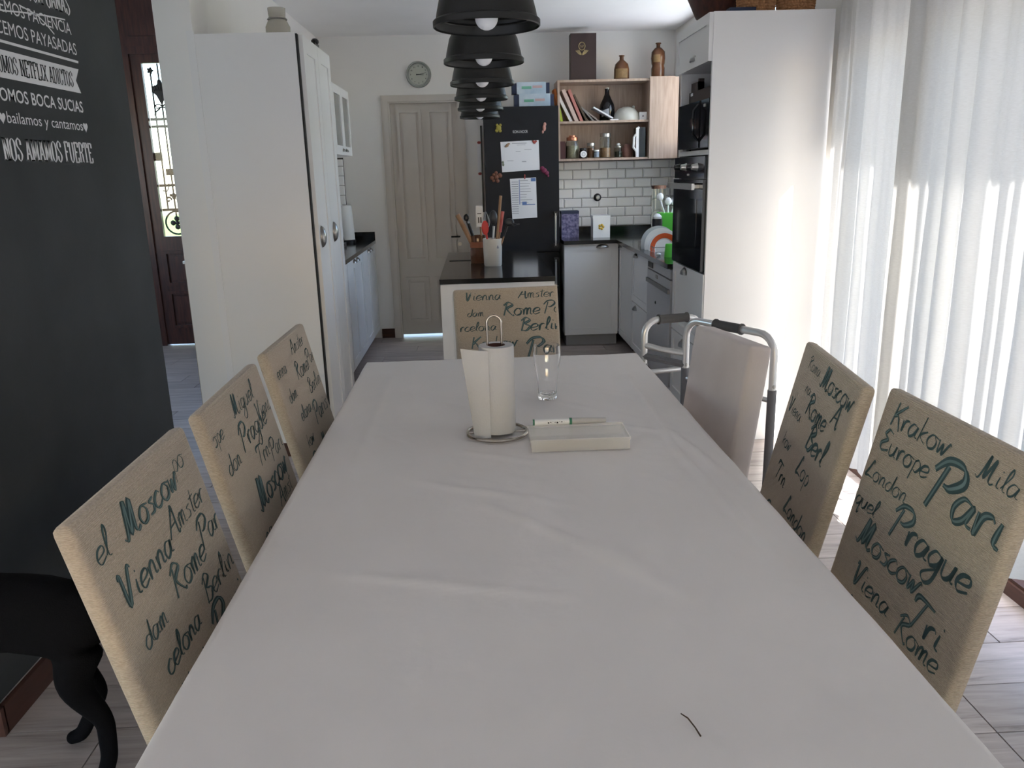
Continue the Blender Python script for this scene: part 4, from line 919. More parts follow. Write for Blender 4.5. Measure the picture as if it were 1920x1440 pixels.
plate2('clear greyish plate at the back of the dish rack', 1.305, 5.86, .13, mat('grey_glass_plate', (.45, .47, .46), .15), None, -6)
t = thing('cup', (1.44, 5.0, .9), 'bright green plastic cup upside down beside the dish rack', 'cup')
MB().lathe([(0, .085), (.026, .085), (.03, .08), (.036, 0), (.034, 0), (.027, .075), (0, .08)], (1.26, 4.985, .9), 24).build('body', GREEN, t, smooth=True)
t.location = (1.25, 5.26, .9)
for ch in t.children:
    for v in ch.data.vertices: v.co.x += .18; v.co.y += .015
t = thing('small_white_blob', (1.19, 5.32, .9), 'small white round blob on the worktop by the green cup', 'dish')  # white blob of unknown kind
MB().ball((1.19, 5.32, .912), .014, (1.2, 1.2, .8), 10).build('body', PLASTIC, t, smooth=True)
t = thing('utensil_caddy', (1.46, 6.18, .9), 'bright green plastic tub holding white spoons behind the plates', 'caddy')
MB().prism([(1.38, 6.10, .9), (1.54, 6.10, .9), (1.54, 6.26, .9), (1.38, 6.26, .9)], (0, 0, .235)).build('tub', GREEN, t, bevel=.01)
for i, (x, y, dx, h) in enumerate(((1.41, 6.14, -.035, .365), (1.44, 6.15, .0, .33), (1.47, 6.16, .02, .325))):
    tt = thing('serving_spoon', (x, y, 1.0), ['white rounded spoon in the green tub, tallest', 'white rounded spoon in the green tub, middle', 'white rounded spoon in the green tub, right'][i], 'spoon', 'white spoons in the green tub')
    MB().tube([(x, y, 1.136), (x+dx, y, .9+h-.03)], .006, 6).build('stem', PLASTIC, tt)
    MB().ball((x+dx, y-.005, .9+h-.01), .026, (1, .5, 1.1), 12).build('bowl', PLASTIC, tt, smooth=True)
t = thing('black_mug', (1.34, 6.06, .9), 'black mug with white lid left of the green tub', 'mug')
MB().lathe([(0, 0), (.036, 0), (.038, .01), (.038, .20), (0, .2)], (1.34, 6.06, .9), 20).build('body', BLACK, t, smooth=True)
MB().lathe([(0, .2), (.03, .2), (.033, .215), (.015, .235), (0, .238)], (1.34, 6.06, .9), 20).build('lid', PLASTIC, t, smooth=True)
t = thing('tap', (1.64, 6.2, .9), 'low chrome tap at the sink in the worktop corner', 'tap')
MB().tube([(1.66, 6.5, .9), (1.66, 6.5, 1.0), (1.64, 6.5, 1.04), (1.50, 6.5, 1.04), (1.48, 6.5, 1.01)], .011, 10).build('spout', STEEL, t, smooth=True)
MB().tube([(1.66, 6.5, 1.03), (1.66, 6.44, 1.07)], .008, 8).build('lever', STEEL, t)

# left counter things
t = thing('electric_kettle', (-1.13, 7.15, .9), 'tall white kettle jug at the far end of the left worktop', 'kettle')
MB().lathe([(0, .0), (.065, 0), (.068, .02), (.062, .03), (0, .03)], (-1.13, 7.15, .9), 24).build('base', BLACK, t)
MB().lathe([(0, .03), (.06, .03), (.058, .1), (.05, .30), (.045, .32), (0, .325)], (-1.13, 7.15, .9), 24).build('jug', PLASTIC, t, smooth=True)
MB().tube([(-1.17, 7.15, 1.21), (-1.20, 7.15, 1.235), (-1.235, 7.15, 1.25)], [.02, .013, .008], 8).build('spout', PLASTIC, t, smooth=True)
t = thing('coffee_maker', (-1.17, 6.75, .9), 'small black coffee maker with glass bottle on the left worktop', 'appliance')
MB().box(-1.25, -1.10, 6.70, 6.85, .9, .93).build('base', BLACK, t, bevel=.004)
MB().lathe([(0, .03), (.045, .03), (.05, .06), (.035, .12), (.03, .14), (0, .14)], (-1.15, 6.76, .9), 20).build('jug', BLACKGLOSS, t, smooth=True)
MB().box(-1.24, -1.19, 6.72, 6.84, .93, 1.12).build('column', DKSTEEL, t, bevel=.004)
t = thing('soda_bottle', (-1.18, 6.45, .9), 'tall clear bottle with black cap on the left worktop', 'bottle')
MB().lathe([(0, 0), (.038, 0), (.04, .01), (.04, .2), (.02, .27), (.015, .31), (.012, .31), (.016, .265), (.036, .2), (.036, .012), (0, .012)], (-1.18, 6.45, .9), 20).build('body', JARGLASS, t, smooth=True)
MB().box(-1.20, -1.16, 6.435, 6.465, 1.21, 1.25).build('cap', BLACK, t)

# island things
CER = mat('cream_ceramic', (.66, .63, .58), .3)
t = thing('utensil_pot', (.088, 5.06, .9), 'white ceramic utensil pot standing on the black island top', 'pot')
MB().lathe([(0, 0), (.052, 0), (.055, .006), (.060, .165), (.057, .168), (.054, .165), (.050, .01), (0, .01)], (.088, 5.06, .9), 28).build('body', CER, t, smooth=True)
MB().grid(4, 3, lambda i, j: Vector((.088+.0585*math.sin(.45+.25*i), 5.06-.0585*math.cos(.45+.25*i), 1.01+.022*j))).build('small_mark', INK, t)
t = thing('utensil_jar', (.0, 5.25, .9), 'brown amber glass jar behind the white utensil pot', 'jar')
MB().lathe([(0, 0), (.05, 0), (.053, .006), (.053, .13), (.048, .16), (.05, .175), (.046, .175), (.044, .158), (.049, .13), (.049, .008), (0, .008)], (.0, 5.25, .9), 28).build('body', mat('amber_glass', (.35, .17, .09), .1, trans=.7), t, smooth=True)
MB().lathe([(0.05, .10), (.0545, .10), (.0545, .135), (.05, .135)], (.0, 5.25, .9), 28).build('label_band', mat('rust_label', (.3, .1, .05), .6), t)
WOODU = mat('beech_utensil', (.42, .24, .13), .6, var=.3, vscale=20); REDP = mat('red_silicone', (.62, .05, .04), .4); SALM = mat('salmon_silicone', (.6, .15, .13), .4)
def utensil(label, base, top, parts, cat='utensil'):
    t = thing('kitchen_utensil', base, label, cat, 'cooking utensils in the island pots'); b, e = Vector(base), Vector(top)
    for nm, m, a, c, r0, r1 in parts:
        MB().tube([b.lerp(e, a), b.lerp(e, (a+c)/2), b.lerp(e, c)], [r0, (r0+r1)/2, r1], 8).build(nm, m, t, smooth=True)
    return t, b, e
utensil('thick wooden rolling stick leaning far left out of the amber jar', (.01, 5.25, .915), (-.125, 5.22, 1.21), [('shaft', WOODU, 0, 1, .014, .015)])
t, b, e = utensil('black handled tongs leaning left in the amber jar', (.015, 5.26, .915), (-.07, 5.23, 1.19), [('arms', BLACK, 0, .92, .008, .011)]); MB().ball(e, .018, (1, .6, 1.3), 10).build('head', BLACK, t); MB().ball(e+Vector((.012, -.012, -.03)), .007).build('rivet', STEEL, t)
t, b, e = utensil('white and black printed spatula upright between the pots', (.03, 5.26, .915), (.012, 5.24, 1.24), [('stem', WOODU, 0, .7, .006, .006)])
MB().box(-.008, .036, 5.232, 5.238, 1.13, 1.262).build('blade', PLASTIC, t, bevel=.002); MB().box(.004, .012, 5.2305, 5.232, 1.155, 1.19).box(.018, .026, 5.2305, 5.232, 1.155, 1.19).box(.0, .026, 5.2305, 5.232, 1.21, 1.215).build('black_print', BLACK, t)
t, b, e = utensil('red silicone spatula in the white utensil pot', (.07, 5.06, .915), (.048, 5.05, 1.15), [('stem', REDP, 0, .8, .006, .006)]); MB().ball((.046, 5.05, 1.135), .03, (.75, .2, 1.5), 12).build('blade', REDP, t, smooth=True)
t, b, e = utensil('large dark grey ladle in the white utensil pot', (.08, 5.06, .915), (.105, 5.05, 1.20), [('stem', STEEL, 0, .8, .007, .008)]); MB().ball((.098, 5.045, 1.195), .034, (.75, .55, 1.35), 14).build('bowl', mat('dark_grey_nylon', (.035, .037, .042), .35), t, smooth=True)
utensil('slim wooden spoon handle rising highest from the white pot', (.10, 5.07, .915), (.148, 5.06, 1.325), [('shaft', WOODU, 0, 1, .006, .009)])
utensil('salmon pink handled spatula right of the ladle', (.105, 5.08, .915), (.158, 5.08, 1.23), [('stem', WOODU, 0, .62, .006, .006), ('grip', SALM, .6, 1, .010, .011)])
t, b, e = utensil('black spaghetti server leaning right out of the white pot', (.10, 5.05, .915), (.185, 5.04, 1.15), [('stem', WOODU, 0, .75, .006, .005), ('neck', BLACK, .7, 1, .006, .008)])
MB().ball((.195, 5.035, 1.165), .028, (1.1, .4, .9), 12).build('head', MATS['dark_grey_nylon'], t, smooth=True)
m2 = MB()
for k in range(4): m2.tube([(.205+.006*k, 5.03, 1.17-.006*k), (.225+.010*k, 5.02, 1.142+.004*k)], .0035, 6)
m2.build('prongs', MATS['dark_grey_nylon'], t)
t, b, e = utensil('black whisk behind the ladle in the amber jar', (.02, 5.27, .915), (.06, 5.26, 1.18), [('grip', BLACK, 0, .6, .007, .007)])
m2 = MB()
for k in range(4):
    a = k*PI/4; m2.tube([(.045+.026*math.sin(s*PI)*math.cos(a)+.012*s, 5.26+.026*math.sin(s*PI)*math.sin(a), 1.08+.14*s) for s in [i/8 for i in range(9)]], .0018, 5)
m2.build('wires', STEEL, t)

# on tall cabinet
t = thing('glass_jar', (-.986, 4.5, 2.135), 'clear ribbed glass jar on top of the tall white cupboard', 'jar')
MB().lathe([(0, 0), (.055, 0), (.062, .02), (.062, .075), (.05, .10), (.042, .108), (.046, .112), (.046, .118), (.042, .122), (.044, .15), (.045, .165), (.041, .165), (.040, .12), (.046, .10), (.058, .073), (.058, .02), (.05, .006), (0, .006)], (-.986, 4.5, 2.136), 32).build('body', mat('cloudy_glass', (.75, .72, .66), .15, trans=.65, ior=1.2), t, smooth=True)
MB().tube([(-.986+.048*math.cos(2*PI*i/24), 4.5+.048*math.sin(2*PI*i/24), 2.136+.112) for i in range(24)], .003, 5, cyclic=True).build('wire_ring', DKSTEEL, t)
t = thing('small_black_object', (-.86, 4.86, 2.135), 'small black object lying at the far edge of the cupboard top', 'gadget')  # small black object, kind unknown
MB().box(-.91, -.855, 4.78, 4.90, 2.136, 2.18).build('body', BLACK, t, bevel=.006); MB().ball((-.865, 4.84, 2.19), .022, (1, 1.4, .8), 10).build('head', BLACK, t)

# ================================================================ PENDANT LAMPS
LX, LY, LD, LZ = .0392, 2.105, .675, 1.805
lampm = mat('matt_black_lamp', (.016, .016, .015), .42, spec=.35); BULB = mat('frosted_white_bulb', (.85, .85, .86), .3, trans=0)
def lamp():
    t = thing('pendant_lamp', (LX, LY, LZ), None, 'lamp', 'black dome pendants in a row')
    R = .13
    MB().lathe([(R-.003, 0), (R, .002), (R, .014), (R-.003, .017), (R-.007, .019), (R-.010, .035), (R-.020, .075), (R-.042, .115), (.055, .15), (.034, .16), (.034, .20), (.02, .212), (0, .212),
                (0, .205), (.018, .2), (.03, .19), (.03, .155), (.05, .145), (R-.046, .11), (R-.024, .073), (R-.013, .034), (R-.010, .018), (R-.006, .004)], (0, 0, 0), 48, close=False).build('shade', lampm, t, smooth=True, local=True)
    mb = MB()
    for k in range(5): r = R-.017-.004*k; mb.lathe([(r, .02+.012*k), (r-.002, .022+.012*k), (r, .026+.012*k)], (0, 0, 0), 40)
    mb.build('inner_ribs', lampm, t, local=True, smooth=True)
    MB().ball((0, 0, .022), .028, (1, 1, 1), 24).build('bulb', BULB, t, smooth=True, local=True)
    MB().cyl((0, 0, .045), .016, .10, 16).build('socket', lampm, t, local=True)
    MB().cyl((0, 0, .21), .0025, 2.61-LZ-.21-.02, 6).build('cord', BLACK, t, local=True)
    MB().cyl((0, 0, 2.61-LZ-.025), .045, .025, 20).build('ceiling_rose', BLACK, t, local=True)
    return t
L0 = lamp(); ords = ['nearest and largest, over the dining table', 'second from the camera, above the far half of the table', 'third from the camera in the row', 'fourth from the camera in the row', 'fifth from the camera, above the island', 'farthest in the row, over the far end of the island']
for i in range(6):
    o = L0 if i == 0 else dup(L0)
    o.location = (LX, LY+LD*i, LZ); o['label'] = 'black dome pendant lamp, '+ords[i]

# ================================================================ DINING TABLE
TX0, TX1, TY0, TY1, TZ = -.446, .604, .50, 3.06, .765
tb = thing('dining_table', (.08, 1.8, 0), 'long dining table under the white cloth', 'table')
MB().box(TX0+.012, TX1-.012, TY0+.012, TY1-.012, TZ-.038, TZ-.006).build('tabletop', WHITE, tb)
for x in (TX0+.06, TX1-.13):
    for y in (TY0+.06, TY1-.13): MB().box(x, x+.07, y, y+.07, 0, TZ-.038).build('leg', WHITE, tb)
MB().box(TX0+.08, TX1-.08, TY0+.08, TY0+.10, TZ-.12, TZ-.038).box(TX0+.08, TX1-.08, TY1-.10, TY1-.08, TZ-.12, TZ-.038).box(TX0+.08, TX0+.10, TY0+.10, TY1-.10, TZ-.12, TZ-.038).box(TX1-.10, TX1-.08, TY0+.10, TY1-.10, TZ-.12, TZ-.038).build('apron', WHITE, tb)
CLOTH = mat('white_vinyl_tablecloth', (.75, .715, .695), .42, spec=.4, var=.04, vscale=4, bump=.25, bscale=26, detail=6)
def crease(px_, py_, a, b, wd, h):
    a, b = Vector(a), Vector(b); p = Vector((px_, py_)); d = b-a; t = max(0, min(1, (p-a).dot(d)/d.length_squared)); q = a+d*t
    return 2.0*h*math.exp(-((p-q).length/wd)**2)*math.sin(PI*min(1, .15+t*.7+.05))
CR = [((.50, 2.72), (.49, 1.9), .009, .0035), ((.49, 1.95), (.53, 1.35), .009, .0030), ((.51, 2.1), (.56, 1.75), .008, .0022), ((.50, 2.1), (.59, 1.6), .010, .002), ((-.33, 2.9), (-.33, 1.7), .012, .0015),
      ((.12, 1.75), (.02, 1.25), .02, .0022), ((-.2, 1.8), (.2, 1.6), .012, .0018), ((.0, 1.62), (.3, 1.3), .015, .0022), ((-.3, 1.35), (.15, 1.22), .012, .0018), ((.2, 2.7), (.55, 2.4), .012, .0018), ((.1, 2.55), (.45, 2.2), .014, .0016), ((-.2, 2.5), (.0, 2.35), .012, .0015),
      ((.15, 1.45), (.38, 1.15), .012, .0018), ((.3, 2.2), (.55, 2.05), .010, .0018), ((-.1, 2.0), (.2, 1.85), .012, .0014)]
def clothp(u, v):
    dr_ = .20
    a = TX0-dr_+(TX1-TX0+2*dr_)*u; b = TY0-dr_+(TY1-TY0+2*dr_)*v
    x = min(max(a, TX0), TX1); y = min(max(b, TY0), TY1); ox = abs(a-x); oy = abs(b-y); o = max(ox, oy)
    r = .010
    zz = TZ+.0016*noise.noise(Vector((x*5, y*4, 1)))+.0014*noise.noise(Vector((x*15, y*9, 4)))+.0010*(1-abs(noise.noise(Vector((x*9+y*3, y*4-x*2, 7)))*2))**6
    for c in CR: zz += crease(x, y, *c)
    if o > 0:
        w_ = .004*math.sin(14*(y if ox > oy else x)+1)*min(1, o/.1)
        s = 1 if a > x else -1; sy = 1 if b > y else -1
        k = 1-math.exp(-o/r)
        ex = r*k+w_*k+.012*o
        if ox > 0: x += s*ex*(ox/o)
        if oy > 0: y += sy*ex*(oy/o)
        zz -= max(0, o-r*.4*k)
    return Vector((x, y, max(zz, TZ-.2)))
# denser sampling at the table edges
def remap(t, n):
    return t
mb = MB()
us = sorted(set([0, .03, .06, .09, .115, .130]+[(.20+i*(1.05/110))/1.45 for i in range(-2, 113)]+[1-.13, 1-.115, 1-.09, 1-.06, 1-.03, 1]))
vs_ = sorted(set([0, .02, .04, .06]+[(.20+i*(2.56/220))/2.96 for i in range(-2, 223)]+[1-.06, 1-.04, 1-.02, 1]))
gv = [[mb.bm.verts.new(clothp(u, v)) for u in us] for v in vs_]
for j in range(len(vs_)-1):
    for i in range(len(us)-1): mb.bm.faces.new((gv[j][i], gv[j][i+1], gv[j+1][i+1], gv[j+1][i]))
me_ = mb.mesh('tablecloth', CLOTH, smooth=False); me_.shade_smooth()
tcl = D.objects.new('tablecloth', me_); C.objects.link(tcl); tag(tcl, 'creased white vinyl tablecloth covering the long dining table', 'tablecloth')
ZT = TZ+.002
# twig
t = tag(MB().tube([(.245, .905, ZT+.003), (.251, .893, ZT+.005), (.256, .876, ZT+.004), (.259, .860, ZT+.003)], [.0008, .0011, .001, .0012], 5).build('twig', mat('dry_twig', (.06, .035, .02), .8), origin=(.25, .88, ZT)), 'tiny dry twig lying on the near part of the white tablecloth', 'twig')
# paper towel holder and roll
CH = mat('bronze_chrome', (.42, .38, .34), .18, metal=1)
th = thing('paper_towel_holder', (.034, 2.115, ZT), 'round wire paper towel holder with tall loop on the tablecloth', 'holder')
MB().tube([(.034+.082*math.cos(2*PI*i/48), 2.115+.082*math.sin(2*PI*i/48), ZT+.006) for i in range(48)], .0048, 8, cyclic=True).build('base_ring', CH, th, smooth=True)
MB().tube([(.034-.082, 2.115, ZT+.006), (.034+.082, 2.115, ZT+.006)], .0035, 8).build('cross_wire', CH, th, smooth=True)
lp = [(.015, 2.115, ZT+.006), (.015, 2.115, ZT+.31)]+[(.034-.019*math.cos(PI*i/10), 2.115, ZT+.312+.019*math.sin(PI*i/10)) for i in range(11)]+[(.053, 2.115, ZT+.31), (.053, 2.115, ZT+.006)]
MB().tube(lp, .0033, 10).build('upright_loop', CH, th, smooth=True)
TOW = mat('paper_towel', (.50, .50, .505), .9, bump=.25, bscale=180)
rl = thing('paper_towel_roll', (.036, 2.115, ZT+.011), 'white paper towel roll with a loose sheet on the wire holder', 'paper roll')
MB().lathe([(.024, .0), (.046, .0), (.0475, .002), (.0475, .238), (.046, .24), (.024, .24)], (.038, 2.115, ZT+.011), 48, close=True).build('roll', TOW, rl, smooth=True)
MB().lathe([(.0235, .0), (.024, 0), (.024, .2405), (.0225, .2405), (.0225, 0)], (.038, 2.115, ZT+.011), 32).build('cardboard_core', mat('brown_cardboard', (.10, .045, .035), .9), rl, smooth=True)
def flapf(i, j):
    base = Vector((.038-.0485*math.sin(.15+.5*(1-i)*.0+.35), 2.115-.0485*math.cos(.5)))
    # leaves the roll tangentially on the near left and swings out to the left
    P0 = Vector((.016, 2.0715)); P1 = Vector((-.012, 2.062)); P2 = Vector((-.058+.030*(1-j), 2.085))
    q = P0.lerp(P1, i).lerp(P1.lerp(P2, i), i)
    return Vector((q.x, q.y, ZT+.004+.012*math.sin(i*6)*0+.240*j+.008*i*(j-.2)))
MB().grid(16, 12, flapf).build('loose_sheet', TOW, rl, smooth=True)
# beer glass
gl = thing('pint_glass', (.202, 2.455, ZT), 'empty clear pint glass standing on the tablecloth', 'glass')
MB().lathe([(0, 0), (.0285, 0), (.030, .003), (.0295, .02), (.0305, .05), (.0365, .095), (.0425, .125), (.0435, .145), (.0405, .172), (.0395, .172), (.0422, .145), (.041, .125), (.035, .095), (.029, .05), (.0275, .018), (.02, .014), (0, .013)], (.202, 2.455, ZT+.001), 40).build('glass_body', GLASS, gl, smooth=True)
# plastic box
CLR = mat('milky_clear_plastic', (.86, .83, .79), .25, alpha=.32)
bxs = thing('plastic_case', (.245, 2.015, ZT), 'milky clear plastic case with lid lying beside the paper towels', 'case')
bx0, bx1, by0, by1 = .118, .372, 1.95, 2.075
b_ = MB().box(bx0, bx1, by0, by1, ZT, ZT+.003).box(bx0, bx1, by0, by0+.002, ZT+.003, ZT+.026).box(bx0, bx1, by1-.002, by1, ZT+.003, ZT+.026).box(bx0, bx0+.002, by0+.002, by1-.002, ZT+.003, ZT+.026).box(bx1-.002, bx1, by0+.002, by1-.002, ZT+.003, ZT+.026)
b_.build('tray', CLR, bxs)
lid = MB().box(bx0-.002, bx1+.002, by0-.002, by1+.002, ZT+.0265, ZT+.0285)
for a in ((bx0-.002, bx1+.002, by0-.002, by0+.001), (bx0-.002, bx1+.002, by1-.001, by1+.002), (bx0-.002, bx0+.001, by0+.001, by1-.001), (bx1-.001, bx1+.002, by0+.001, by1-.001)): lid.box(*a, ZT+.0285, ZT+.033)
lid.build('lid', CLR, bxs)
MB().lathe([(0, 0), (.003, 0), (.003, .12), (0, .12)], (.16, 2.0, ZT+.008), 6, 'x').build('brush_inside', mat('tan_contents', (.35, .22, .15), .7), bxs)
m2 = MB(); random.seed(5)
for k in range(9): m2.ball((.135+.025*k, 1.965+.01*random.random(), ZT+.007), .006+.003*random.random(), (1.6, .8, .5), 8)
m2.build('small_contents', mat('rust_contents', (.30, .17, .11), .7, var=.4, vscale=60), bxs)
# marker pen on the lid's back edge
pn = thing('marker_pen', (.13, 2.085, ZT+.042), 'white marker pen with green bands lying on the plastic case', 'pen')
MB().lathe([(0, 0), (.0075, 0), (.008, .002), (.008, .105), (0, .105)], (.13, 2.073, ZT+.042), 16, 'x').build('barrel', PLASTIC, pn, smooth=True)
MB().lathe([(0, .105), (.0092, .105), (.0088, .15), (.007, .198), (0, .2)], (.13, 2.073, ZT+.042), 16, 'x').build('cap', mat('grey_pen_cap', (.45, .44, .43), .4), pn, smooth=True)
GRN = mat('dark_green_band', (.03, .16, .09), .5)
MB().lathe([(.0082, .0), (.0084, 0), (.0084, .005), (.0082, .005)], (.13, 2.073, ZT+.042), 16, 'x').build('green_band', GRN, pn)
MB().lathe([(.0082, .099), (.0094, .099), (.0094, .106), (.0082, .106)], (.13, 2.073, ZT+.042), 16, 'x').build('green_band', GRN, pn)
m2 = MB(); random.seed(2)
for k in range(9): m2.box(.17+.006*k, .17+.006*k+.004, 2.0655-.0012, 2.0655-.0006, ZT+.042+random.choice((-.002, .001, .003)), ZT+.044+.001*random.random())
m2.build('dark_print', BLACK, pn)

# ================================================================ DINING CHAIRS
def chair(name, label, loc, rz, words, lean=14, W=.49, m=FABRIC, topz=.985, th=.032, group='upholstered chairs round the dining table', sd=.43, si=0):
    """local frame: faces +x (towards the table), width along y, backrest pivots at the rear of the seat"""
    t = thing(name, loc, label, 'chair', group); t.rotation_euler = (0, 0, 0)
    MB().box(-.01, sd, -W/2+si, W/2-si, .36, .47).build('seat', m, t, bevel=.022, seg=3, smooth=True, local=True)
    ca, sa = math.cos(math.radians(lean)), math.sin(math.radians(lean)); H = (topz-.38)/ca
    def bk(x, y, z): return Vector((x*ca-z*sa, y, .38+z*ca+x*sa))
    mb = MB().box(-th, 0, -W/2, W/2, 0, H)
    bmesh.ops.bevel(mb.bm, geom=list(mb.bm.edges), offset=.014, segments=3, profile=.6, affect='EDGES')
    for v in mb.bm.verts: v.co = bk(*v.co)
    b = mb.build('backrest', m, t, smooth=True, local=True)
    for x in (.0, sd-.055):
        for y in (-W/2+.01+si, W/2-.055-si):
            l = MB(); dx = -.03 if x < .1 else .01
            vs = [l.bm.verts.new(p) for p in ((x, y, .37), (x+.045, y, .37), (x+.045, y+.045, .37), (x, y+.045, .37), (x+dx, y+.005, 0), (x+dx+.035, y+.005, 0), (x+dx+.035, y+.04, 0), (x+dx, y+.04, 0))]
            for q in ((0, 3, 2, 1), (4, 5, 6, 7), (0, 1, 5, 4), (1, 2, 6, 5), (2, 3, 7, 6), (3, 0, 4, 7)): l.bm.faces.new([vs[i] for i in q])
            l.build('leg', LEGWOOD, t, local=True)
    if words:
        ms = (MB(), MB())
        fn = lambda v, d: bk(d, v.x-W/2, v.y)
        clip = lambda v: .012 < v.x < W-.012 and .01 < v.y < H-.014
        for (s, x, y, size, bold) in words: script_word(ms, s, x*W, H-y, size, fn, clip, bold)
        for mm, nm, mt in ((ms[0], 'lettering', TEAL), (ms[1], 'pale_lettering', PALETEAL)):
            if len(mm.bm.verts): mm.build(nm, mt, b, local=True)['kind'] = 'stuff'
    t.rotation_euler = (0, 0, rz)
    return t
# for a chair facing +x the viewer at the table reads from +y?? -> words are laid along +y after a mirror handled below
WA = [('el', .06, .085, .055, 1.2), ('Moscow', .26, .09, .062, 1.9), ('Jpo', .72, .065, .05, .9), ('Vienna', .10, .175, .060, 1.5), ('Amster', .55, .155, .055, 1.0), ('dam', .12, .255, .045, 1.3), ('Rome', .42, .245, .062, 1.4), ('Pari', .76, .225, .060, 1.2),
      ('celona', .18, .325, .050, 1.6), ('Berlin', .62, .315, .058, 1.1), ('Krakow', .20, .41, .06, 1.3), ('Paris', .60, .40, .08, 1.7), ('London', .1, .49, .05, 1.1), ('Prague', .5, .49, .06, 1.2), ('Milan', .2, .56, .05, 1.2)]
WB = [('ope', .02, .085, .045, 1.2), ('Miguel', .38, .07, .055, 1.1), ('don', .08, .165, .05, 1.2), ('Prague', .36, .15, .065, 1.3), ('Viena', .70, .13, .05, 1.0), ('Trn', .50, .22, .055, 1.1), ('Moscow', .30, .30, .075, 2.0), ('Paris', .72, .24, .055, 1.0),
      ('na', .22, .37, .05, 1.5), ('Amst', .6, .35, .055, 1.0), ('Rome', .3, .45, .06, 1.3), ('Berlin', .1, .53, .055, 1.2)]
WC = [('enna', .06, .09, .045, 1.3), ('Amster', .50, .06, .05, 1.0), ('Rome', .45, .14, .06, 1.2), ('dam', .14, .175, .045, 1.4), ('Par', .78, .13, .055, 1.1), ('elona', .25, .25, .048, 1.6), ('Berlin', .62, .21, .055, 1.0), ('kow', .2, .33, .045, 1.5), ('Paris', .55, .30, .07, 1.3),
      ('Prague', .2, .41, .06, 1.2), ('Moscow', .5, .39, .055, 1.4), ('London', .2, .5, .055, 1.2)]
WH = [('Vienna', .10, .050, .045, 1.3), ('Amster', .62, .048, .045, 1.2), ('dam', .12, .118, .035, 1.4), ('Rome', .46, .120, .060, 1.5), ('Par', .86, .115, .055, 1.2), ('rcelona', .04, .180, .042, 1.4), ('Berlin', .62, .190, .062, 1.5), ('Krakow', .14, .255, .055, 1.5), ('Paris', .68, .30, .085, 1.6),
      ('Europe', .12, .33, .05, 1.2), ('London', .1, .41, .05, 1.2), ('Prague', .5, .42, .06, 1.2), ('Moscow', .2, .5, .06, 1.5)]
WD = [('Krakow', .10, .075, .060, 1.3), ('1620', .70, .06, .04, 1), ('Milan', .74, .075, .05, 1.0), ('Europe', .08, .135, .055, 1.4), ('Paris', .52, .170, .105, 1.9), ('London', .04, .205, .045, 1.1), ('Prague', .36, .275, .075, 1.6), ('quel', .03, .275, .045, 1.4), ('Moscow', .14, .345, .065, 1.8), ('Tri', .66, .40, .07, 1.5), ('Viena', .2, .43, .055, 1.3), ('Rome', .6, .44, .055, 1.4), ('celona', .1, .5, .05, 1.2)]
WE = [('Moscow', .45, .075, .065, 1.5), ('Roma', .18, .06, .04, .9), ('na', .25, .12, .04, 1.0), ('Rome', .36, .165, .065, 1.5), ('A', .76, .13, .06, 1.2), ('Viena', .06, .2, .045, 1.0), ('Berl', .52, .235, .075, 1.7), ('kow', .14, .29, .045, 1.2), ('Lop', .50, .31, .06, 1.2), ('Trn', .2, .38, .055, 1.3), ('London', .5, .42, .055, 1.4), ('Prague', .2, .5, .055, 1.2)]
# pivot = seat rear, z 0.  top inner edge sits (lean) behind it
def place(name, label, top_mid, ang, words, lean=14, **k):
    """top_mid: world (x, y) of the middle of the front top edge; ang: facing direction"""
    H = k.get('topz', .985)-.38; back = H*math.tan(math.radians(lean))
    d = Vector((math.cos(ang), math.sin(ang)))
    p = Vector(top_mid)+d*back
    return chair(name, label, (p.x, p.y, 0), ang, words, lean, **k)
L = math.radians
place('dining_chair', 'beige script-print chair on the left side nearest the camera', (-.612, 1.350), L(0.5), WA, 13)
place('dining_chair', 'beige script-print chair in the middle of the left side', (-.610, 1.912), L(1), WB, 13)
place('dining_chair', 'beige script-print chair on the left side nearest the tall cupboard', (-.612, 2.505), L(-.5), WC, 13)
place('dining_chair', 'beige script-print chair at the far head of the table before the island', (.112, 3.450), L(-84), WH, 12, W=.455)
place('dining_chair', 'beige script-print chair on the right side nearest the camera', (.902, 1.445), L(180), WD, 13)
place('dining_chair', 'beige script-print chair on the right side beside the off-white one', (.882, 1.945), L(172), WE, 13, W=.50, sd=.37, si=.035)
place('dining_chair', 'off-white plain upholstered chair on the right side before the walking frame', (.752, 2.452), L(192), None, 8, m=OFFWHITE, sd=.36, si=.025, W=.355, topz=.955, th=.075)

